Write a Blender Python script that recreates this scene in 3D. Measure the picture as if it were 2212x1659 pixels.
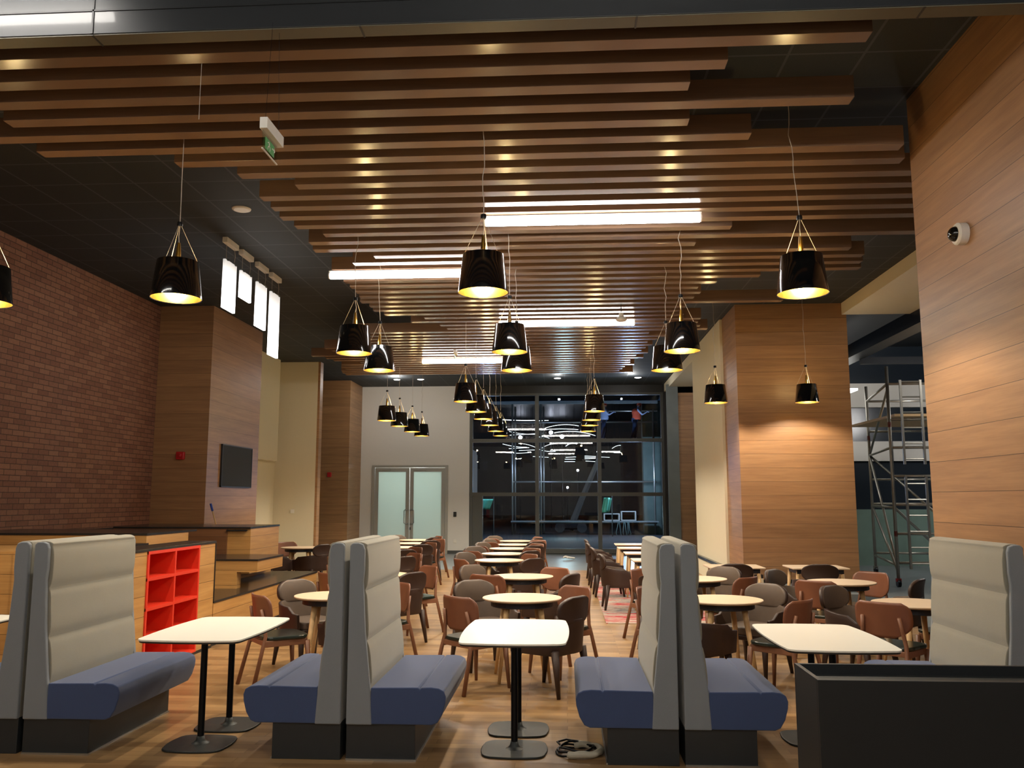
import bpy, bmesh, math, random
from mathutils import Vector, Matrix
PI = math.pi
random.seed(7)
for o in list(bpy.data.objects): bpy.data.objects.remove(o)
S = bpy.context.scene
C = S.collection

# ------------------------------------------------------------------ camera, world, exposure
FPX, EYE = 1850.0, 1.66
PITCH = math.atan(248.5 / FPX)
YAW = math.atan(116.0 * math.cos(PITCH) / FPX)
cam_d = bpy.data.cameras.new('camera'); cam = bpy.data.objects.new('camera', cam_d); C.objects.link(cam)
cam_d.sensor_fit = 'HORIZONTAL'; cam_d.sensor_width = 36.0; cam_d.lens = 36.0 * FPX / 2212.0
cam_d.clip_start = 0.05; cam_d.clip_end = 400
cam.location = (0, 0, EYE); cam.rotation_euler = (PI / 2 + PITCH, 0, YAW)
S.camera = cam
S.view_settings.view_transform = 'Standard'; S.view_settings.look = 'None'
S.view_settings.gamma = 1.0; S.view_settings.use_curve_mapping = False
S.view_settings.exposure = 0.0
W = bpy.data.worlds.new('world'); S.world = W; W.use_nodes = True
W.node_tree.nodes['Background'].inputs[0].default_value = (0.30, 0.34, 0.42, 1)
W.node_tree.nodes['Background'].inputs[1].default_value = 0.015
TUBE_E, PANEL_E, PEND_W, BACK_E = 28.0, 3.5, 120.0, 60.0

FW = Vector((-math.sin(YAW) * math.cos(PITCH), math.cos(YAW) * math.cos(PITCH), math.sin(PITCH)))
RT = Vector((math.cos(YAW), math.sin(YAW), 0)); UP = RT.cross(FW)
def at(x, y, Y):                       # photo direction met at depth Y, used for the things outside the window
    d = FW + RT * ((x - 1106.0) / FPX) - UP * ((y - 829.5) / FPX)
    return Vector((0, 0, EYE)) + d * (Y / d.y)

# ------------------------------------------------------------------ materials
def lin(c):
    return tuple(((v / 12.92) if v <= 0.04045 else ((v + 0.055) / 1.055) ** 2.4) for v in c)
def hexc(h):
    return lin(tuple(int(h[i:i + 2], 16) / 255 for i in (0, 2, 4)))
class NT:
    def __init__(s, name):
        s.m = bpy.data.materials.new(name); s.m.use_nodes = True
        s.t = s.m.node_tree; s.n = s.t.nodes; s.l = s.t.links
        s.b = s.n['Principled BSDF']
    def new(s, k, **kw):
        n = s.n.new(k)
        for a, v in kw.items(): setattr(n, a, v)
        return n
    def link(s, a, b): s.l.new(a, b)
    def math(s, op, a, b=None):
        n = s.new('ShaderNodeMath', operation=op)
        for i, v in enumerate((a, b)):
            if v is None: continue
            if hasattr(v, 'links') or hasattr(v, 'is_linked'): s.link(v, n.inputs[i])
            else: n.inputs[i].default_value = v
        return n.outputs[0]
    def mix(s, f, a, b):
        n = s.new('ShaderNodeMix', data_type='RGBA')
        for i, v in ((0, f), (6, a), (7, b)):
            if hasattr(v, 'is_linked'): s.link(v, n.inputs[i])
            elif i == 0: n.inputs[0].default_value = v
            else: n.inputs[i].default_value = (*v[:3], 1)
        return n.outputs[2]
    def coord(s, scale=(1, 1, 1), loc=(0, 0, 0), kind='Object'):
        tc = s.new('ShaderNodeTexCoord'); mp = s.new('ShaderNodeMapping')
        mp.inputs['Scale'].default_value = scale; mp.inputs['Location'].default_value = loc
        s.link(tc.outputs[kind], mp.inputs[0]); return mp.outputs[0]
    def noise(s, vec, scale, detail=3, rough=0.5):
        n = s.new('ShaderNodeTexNoise'); n.inputs['Scale'].default_value = scale
        n.inputs['Detail'].default_value = detail; n.inputs['Roughness'].default_value = rough
        if vec is not None: s.link(vec, n.inputs['Vector'])
        return n.outputs['Fac']
    def bump(s, h, strength=0.2, dist=0.01):
        n = s.new('ShaderNodeBump'); n.inputs['Strength'].default_value = strength; n.inputs['Distance'].default_value = dist
        s.link(h, n.inputs['Height']); s.link(n.outputs[0], s.b.inputs['Normal'])
def plain(name, col, rough=0.5, metal=0.0, var=0.06, nscale=14, coat=0, bump=0.0, spec=None):
    t = NT(name); c = hexc(col) if isinstance(col, str) else col
    f = t.noise(t.coord(), nscale, 4)
    a = tuple(v * (1 - var) for v in c); b = tuple(min(1, v * (1 + var)) for v in c)
    t.link(t.mix(f, a, b), t.b.inputs['Base Color'])
    t.b.inputs['Roughness'].default_value = rough; t.b.inputs['Metallic'].default_value = metal
    if coat: t.b.inputs['Coat Weight'].default_value = coat; t.b.inputs['Coat Roughness'].default_value = 0.08
    if spec is not None: t.b.inputs['Specular IOR Level'].default_value = spec
    if bump: t.bump(f, bump, 0.004)
    return t.m
def fabric(name, col, scale=420):
    t = NT(name); c = hexc(col); v = t.coord()
    f = t.noise(v, scale, 2); g = t.noise(v, 6, 3)
    k = t.mix(f, tuple(x * .78 for x in c), tuple(min(1, x * 1.2) for x in c))
    k2 = t.mix(g, tuple(x * .9 for x in (1, 1, 1)), (1, 1, 1))
    mm = t.new('ShaderNodeMix', data_type='RGBA', blend_type='MULTIPLY'); mm.inputs[0].default_value = 1
    t.link(k, mm.inputs[6]); t.link(k2, mm.inputs[7]); t.link(mm.outputs[2], t.b.inputs['Base Color'])
    t.b.inputs['Roughness'].default_value = 0.95; t.b.inputs['Sheen Weight'].default_value = 0.25
    t.bump(f, 0.25, 0.002); return t.m
def emit(name, col, e):
    t = NT(name); t.b.inputs['Base Color'].default_value = (*col, 1); t.b.inputs['Emission Color'].default_value = (*col, 1)
    t.b.inputs['Emission Strength'].default_value = e; return t.m
def planks(name, axis, c1, c2, groove, h=0.245, length=0, off=0.0, rough=0.42, gw=0.004, gs=1.0):
    """horizontal boards: axis is the run direction ('x' or 'y'), boards stacked in z"""
    t = NT(name); tc = t.new('ShaderNodeTexCoord'); sp = t.new('ShaderNodeSeparateXYZ'); t.link(tc.outputs['Object'], sp.inputs[0])
    run = t.math('ADD', sp.outputs[0], sp.outputs[1]); z = t.math('ADD', sp.outputs[2], off)
    q = t.math('DIVIDE', z, h); row = t.math('FLOOR', q); fr = t.math('FRACT', q)
    wn = t.new('ShaderNodeTexWhiteNoise', noise_dimensions='1D'); t.link(row, wn.inputs['W'])
    cb = t.new('ShaderNodeCombineXYZ'); t.link(t.math('ADD', t.math('MULTIPLY', run, 0.7 * gs), t.math('MULTIPLY', wn.outputs[0], 37.0)), cb.inputs[0])
    t.link(t.math('MULTIPLY', sp.outputs[2], 11.0 * gs), cb.inputs[2]); t.link(row, cb.inputs[1])
    g1 = t.noise(cb.outputs[0], 1.6, 6, 0.6)
    cb2 = t.new('ShaderNodeCombineXYZ'); t.link(t.math('MULTIPLY', run, 3.0), cb2.inputs[0]); t.link(t.math('MULTIPLY', sp.outputs[2], 130.0), cb2.inputs[2])
    g2 = t.noise(cb2.outputs[0], 1.0, 2)
    gg = t.math('ADD', t.math('MULTIPLY', g1, 0.75), t.math('MULTIPLY', g2, 0.25))
    rp = t.new('ShaderNodeValToRGB'); rp.color_ramp.elements[0].position = 0.3; rp.color_ramp.elements[1].position = 0.7
    rp.color_ramp.elements[0].color = (*hexc(c1), 1); rp.color_ramp.elements[1].color = (*hexc(c2), 1)
    t.link(gg, rp.inputs[0])
    bright = t.math('ADD', t.math('MULTIPLY', wn.outputs[0], 0.16), 0.92)
    hs = t.new('ShaderNodeHueSaturation'); t.link(rp.outputs[0], hs.inputs['Color']); t.link(bright, hs.inputs['Value'])
    gm = t.math('LESS_THAN', fr, gw / h)
    t.link(t.mix(gm, hs.outputs[0], hexc(groove)) if False else t.mix(gm, hs.outputs[0], hexc(groove)), t.b.inputs['Base Color'])
    t.b.inputs['Roughness'].default_value = rough
    t.bump(t.math('SUBTRACT', 1.0, gm), 0.5, 0.004)
    return t.m
def brickmat(name):
    t = NT(name); tc = t.new('ShaderNodeTexCoord'); sp = t.new('ShaderNodeSeparateXYZ'); t.link(tc.outputs['Object'], sp.inputs[0])
    cb = t.new('ShaderNodeCombineXYZ'); t.link(sp.outputs[1], cb.inputs[0]); t.link(sp.outputs[2], cb.inputs[1])
    br = t.new('ShaderNodeTexBrick'); t.link(cb.outputs[0], br.inputs['Vector'])
    br.inputs['Scale'].default_value = 1; br.inputs['Brick Width'].default_value = 0.24; br.inputs['Row Height'].default_value = 0.076
    br.inputs['Mortar Size'].default_value = 0.005; br.inputs['Mortar Smooth'].default_value = 0.1; br.inputs['Bias'].default_value = -0.1
    br.inputs['Color1'].default_value = (*hexc('7e503e'), 1); br.inputs['Color2'].default_value = (*hexc('9c6c54'), 1)
    br.inputs['Mortar'].default_value = (*hexc('2a1714'), 1)
    n = t.noise(cb.outputs[0], 1.1, 5, 0.7); n2 = t.noise(cb.outputs[0], 30, 3)
    c = t.mix(t.math('MULTIPLY', n, 0.5), br.outputs['Color'], hexc('80604a'))
    hs = t.new('ShaderNodeHueSaturation'); t.link(c, hs.inputs['Color']); t.link(t.math('ADD', t.math('MULTIPLY', n2, .5), .75), hs.inputs['Value'])
    t.link(hs.outputs[0], t.b.inputs['Base Color'])
    t.b.inputs['Roughness'].default_value = 0.8
    t.bump(t.math('SUBTRACT', 1.0, br.outputs['Fac']), 0.6, 0.006); return t.m
def floormat(name):
    t = NT(name); v = t.coord()
    br = t.new('ShaderNodeTexBrick'); t.link(v, br.inputs['Vector'])
    br.inputs['Scale'].default_value = 1; br.inputs['Brick Width'].default_value = 0.9; br.inputs['Row Height'].default_value = 0.1
    br.inputs['Mortar Size'].default_value = 0.0016; br.inputs['Mortar Smooth'].default_value = 0.1; br.inputs['Bias'].default_value = 0.0
    br.offset = 0.37; br.inputs['Color1'].default_value = (*hexc('7a5a38'), 1); br.inputs['Color2'].default_value = (*hexc('bc9868'), 1)
    br.inputs['Mortar'].default_value = (*hexc('3a2416'), 1)
    g = t.noise(t.coord((2.0, 45, 1)), 1.0, 4, 0.6); n = t.noise(v, 0.7, 4)
    c = t.mix(t.math('MULTIPLY', g, 0.75), br.outputs['Color'], hexc('947048'))
    hs = t.new('ShaderNodeHueSaturation'); t.link(c, hs.inputs['Color']); t.link(t.math('ADD', t.math('MULTIPLY', n, .4), .8), hs.inputs['Value'])
    t.link(hs.outputs[0], t.b.inputs['Base Color'])
    r = t.math('ADD', t.math('MULTIPLY', t.noise(v, 5, 4), 0.2), 0.24); t.link(r, t.b.inputs['Roughness'])
    return t.m
def ceilmat(name):
    t = NT(name); v = t.coord(loc=(0, -0.55 + 0.012, 0))
    br = t.new('ShaderNodeTexBrick'); t.link(v, br.inputs['Vector']); br.offset = 0
    br.inputs['Scale'].default_value = 1; br.inputs['Brick Width'].default_value = 0.6; br.inputs['Row Height'].default_value = 0.6
    br.inputs['Mortar Size'].default_value = 0.011; br.inputs['Mortar Smooth'].default_value = 0
    n = t.noise(t.coord(), 220, 2)
    a = t.mix(n, hexc('1b1e20'), hexc('303436'))
    t.link(t.mix(br.outputs['Fac'], a, hexc('43474a')), t.b.inputs['Base Color'])
    t.b.inputs['Roughness'].default_value = 0.75; t.bump(n, 0.3, 0.003); return t.m
def rugmat(name):
    t = NT(name); a = t.noise(t.coord((1.1, 9, 1)), 1.3, 4, 0.7); b = t.noise(t.coord((3, 30, 1), (5, 2, 0)), 1.0, 3); c = t.noise(t.coord((0.3, 1.1, 1), (3, 7, 0)), 1.0, 2)
    rp = t.new('ShaderNodeValToRGB'); e = rp.color_ramp.elements
    e[0].position = .36; e[0].color = (*hexc('63646c'), 1); e[1].position = .46; e[1].color = (*hexc('b8a898'), 1)
    for p, col in ((.52, 'b43a3c'), (.58, '9a2c3c'), (.66, 'c9b7a2')):
        x = e.new(p); x.color = (*hexc(col), 1)
    rp.color_ramp.interpolation = 'CONSTANT'
    t.link(t.math('ADD', t.math('MULTIPLY', a, .55), t.math('ADD', t.math('MULTIPLY', b, .2), t.math('MULTIPLY', c, .25))), rp.inputs[0])
    t.link(rp.outputs[0], t.b.inputs['Base Color']); t.b.inputs['Roughness'].default_value = .95; return t.m
def glassmat(name, tint=(1, 1, 1), rough=0.0, trans=0.9):
    t = NT(name); n = t.n; out = n['Material Output']
    tr = t.new('ShaderNodeBsdfTransparent'); tr.inputs[0].default_value = (*tint, 1)
    gl = t.new('ShaderNodeBsdfGlossy'); gl.inputs['Roughness'].default_value = rough
    fr = t.new('ShaderNodeFresnel'); fr.inputs[0].default_value = 1.45
    f = t.math('MULTIPLY', fr.outputs[0], 0.6)
    mx = t.new('ShaderNodeMixShader'); t.link(f, mx.inputs[0]); t.link(tr.outputs[0], mx.inputs[1]); t.link(gl.outputs[0], mx.inputs[2])
    t.link(mx.outputs[0], out.inputs[0]); return t.m

def frostmat(name):
    t = NT(name); t.b.inputs['Base Color'].default_value = (.72, .80, .77, 1); t.b.inputs['Roughness'].default_value = .4
    tl = t.new('ShaderNodeBsdfTranslucent'); tl.inputs[0].default_value = (.80, .90, .87, 1)
    mx = t.new('ShaderNodeMixShader'); mx.inputs[0].default_value = .55
    t.link(t.b.outputs[0], mx.inputs[1]); t.link(tl.outputs[0], mx.inputs[2]); t.link(mx.outputs[0], t.n['Material Output'].inputs[0]); return t.m
def panelmat(name):
    t = NT(name); tc = t.new('ShaderNodeTexCoord'); sp = t.new('ShaderNodeSeparateXYZ'); t.link(tc.outputs['Generated'], sp.inputs[0])
    g = t.math('POWER', t.math('SUBTRACT', 1.0, sp.outputs[2]), 1.5)
    t.link(t.math('ADD', t.math('MULTIPLY', g, PANEL_E * 1.8), .55), t.b.inputs['Emission Strength'])
    t.b.inputs['Emission Color'].default_value = (1, .98, .95, 1); return t.m
M = dict(
    colx=planks('oak_boards', 'x', '8c6646', 'ac835a', '4a3220'),
    slat=planks('timber_slat', 'x', '70594a', '886c55', '70594a', h=5, gw=0.0, rough=0.21, gs=0.6),
    unit=planks('oak_unit', 'y', 'a87840', 'c99a5c', '5a3a1c', h=0.19, off=0.02),
    unitdark=planks('walnut_unit', 'x', '6a4428', '83593a', '4a2e1a', h=0.19, off=0.02),
    brick=brickmat('red_brick'), floor=floormat('oak_floor'), ceil=ceilmat('black_ceiling_tiles'), rug=rugmat('faded_rug'),
    black=plain('black_paint', '16181a', 0.45), gloss=plain('black_gloss_panel', '1a1d20', 0.42, coat=0.2),
    soffit=plain('olive_grey_panel', '5a5648', 0.5),
    white=plain('white_wall', 'd9d6cf', 0.8, var=.02), cream=plain('cream_wall', 'd8cfb4', 0.8, var=.02),
    grey=plain('grey_floor', '7c8488', 0.35, var=.15, nscale=2), stone=plain('black_stone', '2c2a28', 0.22, var=.3, nscale=60),
    gfab=fabric('grey_blue_fabric', '80868c'), bfab=fabric('warm_grey_fabric', '8e8a7c'), blue=fabric('blue_fabric', '3c4c72'),
    plinth=plain('charcoal_plinth', '24282a', 0.5, var=.1), steel=plain('brushed_steel', 'b8b8b4', 0.35, 1.0),
    top=plain('white_laminate', 'f2f0e4', 0.35, var=.01), edge=plain('dark_edge', '2c2824', 0.5),
    castiron=plain('dark_cast_iron', '2e3130', 0.5, 0.4, var=.3, nscale=30), pole=plain('black_metal', '14161a', 0.4, 0.6),
    birch=plain('pale_birch_top', 'e0c6a6', 0.42, var=.05, nscale=6), leg=plain('pale_ash_leg', 'd2ac78', 0.5, var=.1),
    apron=plain('dark_steel_apron', '1e2028', 0.5), chair=plain('chair_plywood', '7a4c36', 0.38, var=.12, nscale=9),
    chairleg=plain('chair_beech', '835840', 0.42, var=.12), pad=plain('bottle_green_leather', '1c2620', 0.28, var=.2, coat=.3),
    brown=plain('dark_brown_leather', '36241c', 0.5, var=.15, bump=.1), lit_leather=plain('brown_leather_lit', '5e4f43', 0.5, var=.08, bump=.1),  # inner side lighter: the lit look of the leather, put into its colour
    shade=plain('gloss_black_shade', '0b0d10', 0.14, coat=.8), brass=plain('brass_leaf', '85662a', 0.33, 1.0, var=.25, nscale=30),
    cable=plain('grey_cable', 'c0b8ac', 0.5), red=plain('red_lacquer', 'e03a22', 0.4, var=.03), redp=plain('red_plastic', 'b81c20', 0.4),
    tube=emit('lit_tube', (1.0, .97, .95), TUBE_E), panel=panelmat('lit_acrylic'), bulb=emit('lit_bulb', (1.0, .74, .42), 30),
    capw=plain('white_cap', 'e0dcd4', 0.5), alu=plain('door_frame_grey', 'a09e96', 0.45, .1),
    frost=frostmat('frosted_glass'), mull=plain('mullion_grey', '4c4e4c', 0.45, .3),
    glass=glassmat('clear_glass'), gwhite=plain('off_white_plastic', 'dedad0', 0.5), concrete=plain('concrete', '6e7472', .8, var=.2, nscale=3),
    greenl=plain('green_tarp', '3f9070', .6), hivis=plain('orange_vest', 'd8583a', .8), denim=plain('blue_jeans', '3a4a6c', .9),
    shirt=plain('pale_shirt', '9aa6c4', .9), skin=plain('skin', '9a6a50', .6), scaff=plain('galvanised_tube', 'a8a49a', .35, .8),
    ledw=emit('glowing_streak', (.85, .95, 1.0), 3.0), spot=emit('flood_lens', (.75, .82, 1), 60), tealglass=plain('green_tinted_glass', '7c948a', .25, var=.2, nscale=2),
    navy=plain('dark_glazing', '252d36', .2), ceillamp=emit('ceiling_lamp', (1, .98, .92), 6), bluep=plain('blue_grip', '2848a0', .5),
    plastic=plain('cream_plastic_wrap', 'b8b09c', .6, var=.2), scr=plain('dark_screen', '0e1216', .7), domem=plain('smoked_dome', '141412', .08),
    exitg=plain('exit_green_print', '3c9a4c', .4), acry=glassmat('clear_acrylic', (.93, .96, .93)), redtag=plain('red_clamp', 'a02c28', .5),
    wetcol=plain('weathered_column', '46534c', .8, var=.3, nscale=3), planterm=plain('planter_black', '15191c', .5, var=.1),
    unseen_lamp=emit('linear_lamp', (1, .95, .88), BACK_E), rubble=plain('ground', '1c1e1e', .9), bluelit_slab=plain('blue_lit_slab', '3c5066', .8),
)

# ------------------------------------------------------------------ mesh helpers
def obj(name, bm, mat, parent=None, smooth=False, bevel=0, seg=2, sub=0):
    me = bpy.data.meshes.new(name); bmesh.ops.recalc_face_normals(bm, faces=bm.faces); bm.to_mesh(me); bm.free()
    me.name = name
    for m in (mat if isinstance(mat, (list, tuple)) else [mat]): me.materials.append(m)
    if smooth:
        for p in me.polygons: p.use_smooth = True
    if smooth == 'auto':
        b2 = bmesh.new(); b2.from_mesh(me)
        for e in b2.edges: e.smooth = not (len(e.link_faces) == 2 and e.calc_face_angle(0) > .6)
        b2.to_mesh(me); b2.free()
    o = bpy.data.objects.new(name, me); C.objects.link(o)
    if parent is not None: o.parent = parent
    if bevel:
        b = o.modifiers.new('bevel', 'BEVEL'); b.width = bevel; b.segments = seg; b.limit_method = 'ANGLE'; b.angle_limit = 0.7
    if sub:
        b = o.modifiers.new('sub', 'SUBSURF'); b.levels = sub; b.render_levels = sub
    return o
def thing(name, label, cat, loc=(0, 0, 0), rz=0, group=None):
    o = bpy.data.objects.new(name, None); C.objects.link(o); o.empty_display_size = .1
    o.location = loc; o.rotation_euler = (0, 0, rz); o['label'] = label; o['category'] = cat
    if group: o['group'] = group
    return o
def tag(o, label, cat, group=None):
    o['label'] = label; o['category'] = cat
    if group: o['group'] = group
    return o
def struct(name, bm, mat, parent=None, **k):
    o = obj(name, bm, mat, parent, **k)
    if parent is None: o['kind'] = 'structure'
    return o
def dup(root, loc, rz, label, group=None, name=None):
    r = root.copy(); C.objects.link(r); r.location = loc; r.rotation_euler = (0, 0, rz); r['label'] = label
    if group: r['group'] = group
    for ch in list(root.children):
        c = ch.copy(); C.objects.link(c); c.parent = r
        for g in list(ch.children):
            d = g.copy(); C.objects.link(d); d.parent = c
    return r
def box(bm, x0, x1, y0, y1, z0, z1, mi=0):
    vs = [bm.verts.new(p) for p in ((x0, y0, z0), (x1, y0, z0), (x1, y1, z0), (x0, y1, z0), (x0, y0, z1), (x1, y0, z1), (x1, y1, z1), (x0, y1, z1))]
    for f in ((3, 2, 1, 0), (4, 5, 6, 7), (0, 1, 5, 4), (1, 2, 6, 5), (2, 3, 7, 6), (3, 0, 4, 7)):
        q = bm.faces.new([vs[i] for i in f]); q.material_index = mi
    return bm
def B(*a): return box(bmesh.new(), *a)
def BB(*boxes):
    bm = bmesh.new()
    for b in boxes: box(bm, *b)
    return bm
def tube(bm, pts, r, n=8, r2=None, cap=True):
    pts = [Vector(p) for p in pts]; rings = []; N = len(pts)
    up = Vector((0, 0, 1))
    for i, p in enumerate(pts):
        d = (pts[min(i + 1, N - 1)] - pts[max(i - 1, 0)]).normalized()
        a = d.cross(up if abs(d.z) < .95 else Vector((1, 0, 0))).normalized(); b = d.cross(a).normalized()
        rr = r if r2 is None else r + (r2 - r) * i / (N - 1)
        rings.append([bm.verts.new(p + (a * math.cos(t) + b * math.sin(t)) * rr) for t in [2 * PI * k / n for k in range(n)]])
    for i in range(N - 1):
        for k in range(n):
            bm.faces.new((rings[i][k], rings[i][(k + 1) % n], rings[i + 1][(k + 1) % n], rings[i + 1][k]))
    if cap:
        bm.faces.new(rings[0][::-1]); bm.faces.new(rings[-1])
    return bm
def T(pts, r, n=8, r2=None): return tube(bmesh.new(), pts, r, n, r2)
def lathe(bm, prof, n=32, c=(0, 0, 0), close=False):
    c = Vector(c); rings = []
    for r, z in prof:
        if r < 1e-6: rings.append([bm.verts.new(c + Vector((0, 0, z)))])
        else: rings.append([bm.verts.new(c + Vector((r * math.cos(2 * PI * k / n), r * math.sin(2 * PI * k / n), z))) for k in range(n)])
    for a, b in zip(rings, rings[1:]):
        for k in range(n):
            q = [a[k % len(a)], a[(k + 1) % len(a)], b[(k + 1) % len(b)], b[k % len(b)]]
            u = []
            for v in q:
                if v not in u: u.append(v)
            if len(u) > 2: bm.faces.new(u)
    return bm
def L(prof, n=32, c=(0, 0, 0)): return lathe(bmesh.new(), prof, n, c)
def prism(bm, poly, z0, z1):
    a = [bm.verts.new((x, y, z0)) for x, y in poly]; b = [bm.verts.new((x, y, z1)) for x, y in poly]
    n = len(poly); bm.faces.new(a[::-1]); bm.faces.new(b)
    for i in range(n): bm.faces.new((a[i], a[(i + 1) % n], b[(i + 1) % n], b[i]))
    return bm
def extr_y(poly, y0, y1):          # poly in (x, z)
    bm = bmesh.new(); a = [bm.verts.new((x, y0, z)) for x, z in poly]; b = [bm.verts.new((x, y1, z)) for x, z in poly]
    n = len(poly); bm.faces.new(a); bm.faces.new(b[::-1])
    for i in range(n): bm.faces.new((a[i], a[(i + 1) % n], b[(i + 1) % n], b[i]))
    return bm
def supel(w, d, e, n=40):
    out = []
    for k in range(n):
        t = 2 * PI * k / n; c, s = math.cos(t), math.sin(t)
        out.append((w / 2 * math.copysign(abs(c) ** e, c), d / 2 * math.copysign(abs(s) ** e, s)))
    return out
def sheet(nu, nv, fn, thick, two=False):
    """closed curved board; fn(u,v) -> (point, unit normal) on the front side"""
    bm = bmesh.new(); F = []; K = []
    for j in range(nv + 1):
        fr = []; br = []
        for i in range(nu + 1):
            p, n = fn(i / nu, j / nv); fr.append(bm.verts.new(p)); br.append(bm.verts.new(p - n * thick))
        F.append(fr); K.append(br)
    for j in range(nv):
        for i in range(nu):
            bm.faces.new((F[j][i], F[j][i + 1], F[j + 1][i + 1], F[j + 1][i]))
            q = bm.faces.new((K[j][i], K[j + 1][i], K[j + 1][i + 1], K[j][i + 1])); q.material_index = 1 if two else 0
    def side(a, b):
        for i in range(len(a) - 1):
            q = bm.faces.new((a[i], a[i + 1], b[i + 1], b[i])); q.material_index = 1 if two else 0
    side(F[0], K[0]); side(F[-1], K[-1])
    side([r[0] for r in F], [r[0] for r in K]); side([r[-1] for r in F], [r[-1] for r in K])
    return bm

# ------------------------------------------------------------------ room shell
ZC = 5.17
struct('floor', B(-7.6, 4.7, -3, 20.6, -.1, 0), M['floor'])
struct('floor_tiles', BB((-7.6, 4.7, 20.6, 26.7, -.1, 0), (4.7, 14, -3, 26.7, -.1, 0)), M['grey'])
struct('ceiling', B(-7.6, 5.0, 5.07, 26.6, ZC, ZC + .1), M['ceil'])
bk = struct('wall_bulkhead', BB((-7.6, 6.2, 4.94, 5.07, 4.60, 6.4),), M['gloss'], bevel=.003)
struct('trim_1', BB((-7.6, 6.2, 4.945, 5.068, 4.592, 4.599),), M['soffit'])
# open joints of the bulkhead cladding
struct('trim_2', BB(*[(x - .006, x + .006, 4.934, 4.94, 4.6, 6.4) for x in (-2.99, -4.7)], (-7.6, 6.2, 4.934, 4.94, 4.752, 4.764)), M['black'])
struct('trim_3', BB(*[(x - .006, x + .006, 4.94, 5.07, 4.588, 4.592) for x in (-2.99, -1.26, .46, 2.18)]), M['black'])
struct('wall_left', B(-7.6, -7.4, 4, 15.0, 1.2, ZC), M['brick'])
struct('wall_left_lower', B(-7.6, -7.4, 4, 15.0, 0, 1.08), M['unit'])
struct('trim_4', B(-7.6, -7.385, 4, 14.99, 1.08, 1.2), M['black'])
struct('wall_left_pier', B(-7.6, -6.4, 15.0, 17.55, 0, ZC), M['colx'])
struct('wall_left_white', BB((-7.7, -7.4, 17.55, 21.5, 0, ZC), (-7.4, -7.22, 17.55, 21.15, 2.6, ZC - .001)), M['cream'])
struct('wall_left_return', B(-7.7, -6.34, 21.5, 21.75, 0, ZC), M['cream'])
struct('trim_5', B(-6.34, -6.28, 21.5, 21.75, 0, ZC), M['colx'])
struct('wall_left_recess', B(-7.9, -7.7, 21.5, 26.5, 0, ZC), M['black'])
struct('wall_left_far_pier', B(-7.7, -6.38, 25.0, 26.5, 0, ZC), M['colx'])
# far wall with the double door and the tall window
struct('wall_back', BB((-7.6, -6.0, 26.5, 26.7, 0, ZC), (-6.0, -3.63, 26.5, 26.7, 2.7, ZC), (-3.63, -2.97, 26.5, 26.7, 0, ZC)), M['white'])
struct('wall_back_header', BB((-2.97, 3.3, 26.5, 26.75, 4.93, ZC), (3.02, 3.3, 26.35, 26.75, 0, ZC - .002)), M['black'])
struct('baseboard_back', B(-3.63, -2.97, 26.48, 26.5, 0, .1), M['mull'])
struct('wall_right_far_pier', B(3.3, 4.2, 25.2, 26.7, 0, 5.0), M['colx'])
struct('trim_6', BB((2.98, 3.3, 25.15, 25.35, 0, 5.0),), M['concrete'])
struct('wall_right_white', BB((3.05, 3.3, 16.8, 20.5, .40, ZC - .001),), M['cream'])
struct('wall_right_ledge', BB((3.0, 3.3, 14.9, 26.4, 0, .34),), M['cream'])
struct('trim_7', BB((2.98, 3.3, 14.9, 26.4, .34, .40),), M['stone'])
struct('wall_right_fascia', BB((3.05, 3.2, 20.5, 26.4, 4.93, ZC - .001), (3.2, 6.2, 20.5, 26.4, 4.93, 5.0), (3.3, 4.2, 25.2, 25.4, 4.75, 4.93)), M['cream'])
struct('wall_right_pier', B(3.1, 5.08, 15.5, 16.8, .27, ZC), M['colx'])
struct('baseboard_right', B(3.12, 5.06, 15.52, 16.78, 0, .27), M['black'])
struct('floor_step', BB((3.3, 5.1, 14.6, 15.5, 0, .12), (3.3, 5.1, 14.9, 15.5, .12, .2)), M['grey'])
struct('wall_right_front_pier', B(3.05, 4.6, 5.2, 7.41, 0, ZC), M['colx'])
struct('wall_right_beam', BB((5.0, 6.25, 7.0, 15.5, 4.96, 5.3)), M['cream'])
struct('ceiling_beam', BB((6.2, 6.55, 7.0, 23.0, 4.72, 5.0), (6.5, 12, 11.5, 11.62, 4.6, 4.75), (6.5, 13, 15.5, 15.62, 4.6, 4.75), (6.5, 13, 19, 19.12, 4.6, 4.75)), M['pole'])
struct('ceiling_corridor', B(4.9, 14, 5.07, 27, 5.6, 5.7), M['black'])
struct('wall_corridor_back', BB((5.0, 14, 22.6, 22.8, 3.05, 4.5),), M['navy'])
struct('trim_8', BB((5.0, 14, 22.45, 22.6, 4.0, 4.62), (5.0, 14, 22.4, 22.6, 2.62, 3.12)), M['white'])
struct('wall_corridor_glass', BB((5.0, 14, 22.55, 22.7, 1.4, 2.62), (5.0, 14, 22.6, 22.8, 4.5, 5.6)), M['navy'])
struct('wall_corridor_lower', BB((5.0, 14, 22.5, 22.7, 0, 1.4),), M['tealglass'])
struct('trim_9', BB(*[(x, x + .03, 22.38, 22.4, 2.62, 3.12) for x in (6.8, 8.3, 9.8)]), M['mull'])
struct('wall_corridor_right', B(13, 13.2, 5, 27, 0, 5.6), M['navy'])
struct('wall_corridor_left', B(4.2, 5.0, 26.4, 26.6, 0, 5.2), M['white'])

struct('wall_outside_light_block', BB((-7.6, -3.1, 30, 30.2, 0, 3.2), (-3.2, -3.1, 26.75, 30, 0, 3.2), (-7.7, -7.6, 26.7, 30.2, 0, 3.2), (-7.6, -3.1, 26.7, 30, 3.2, 3.3)), M['white'])  # enclosure added to keep the light behind the door off the outside ground
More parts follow.
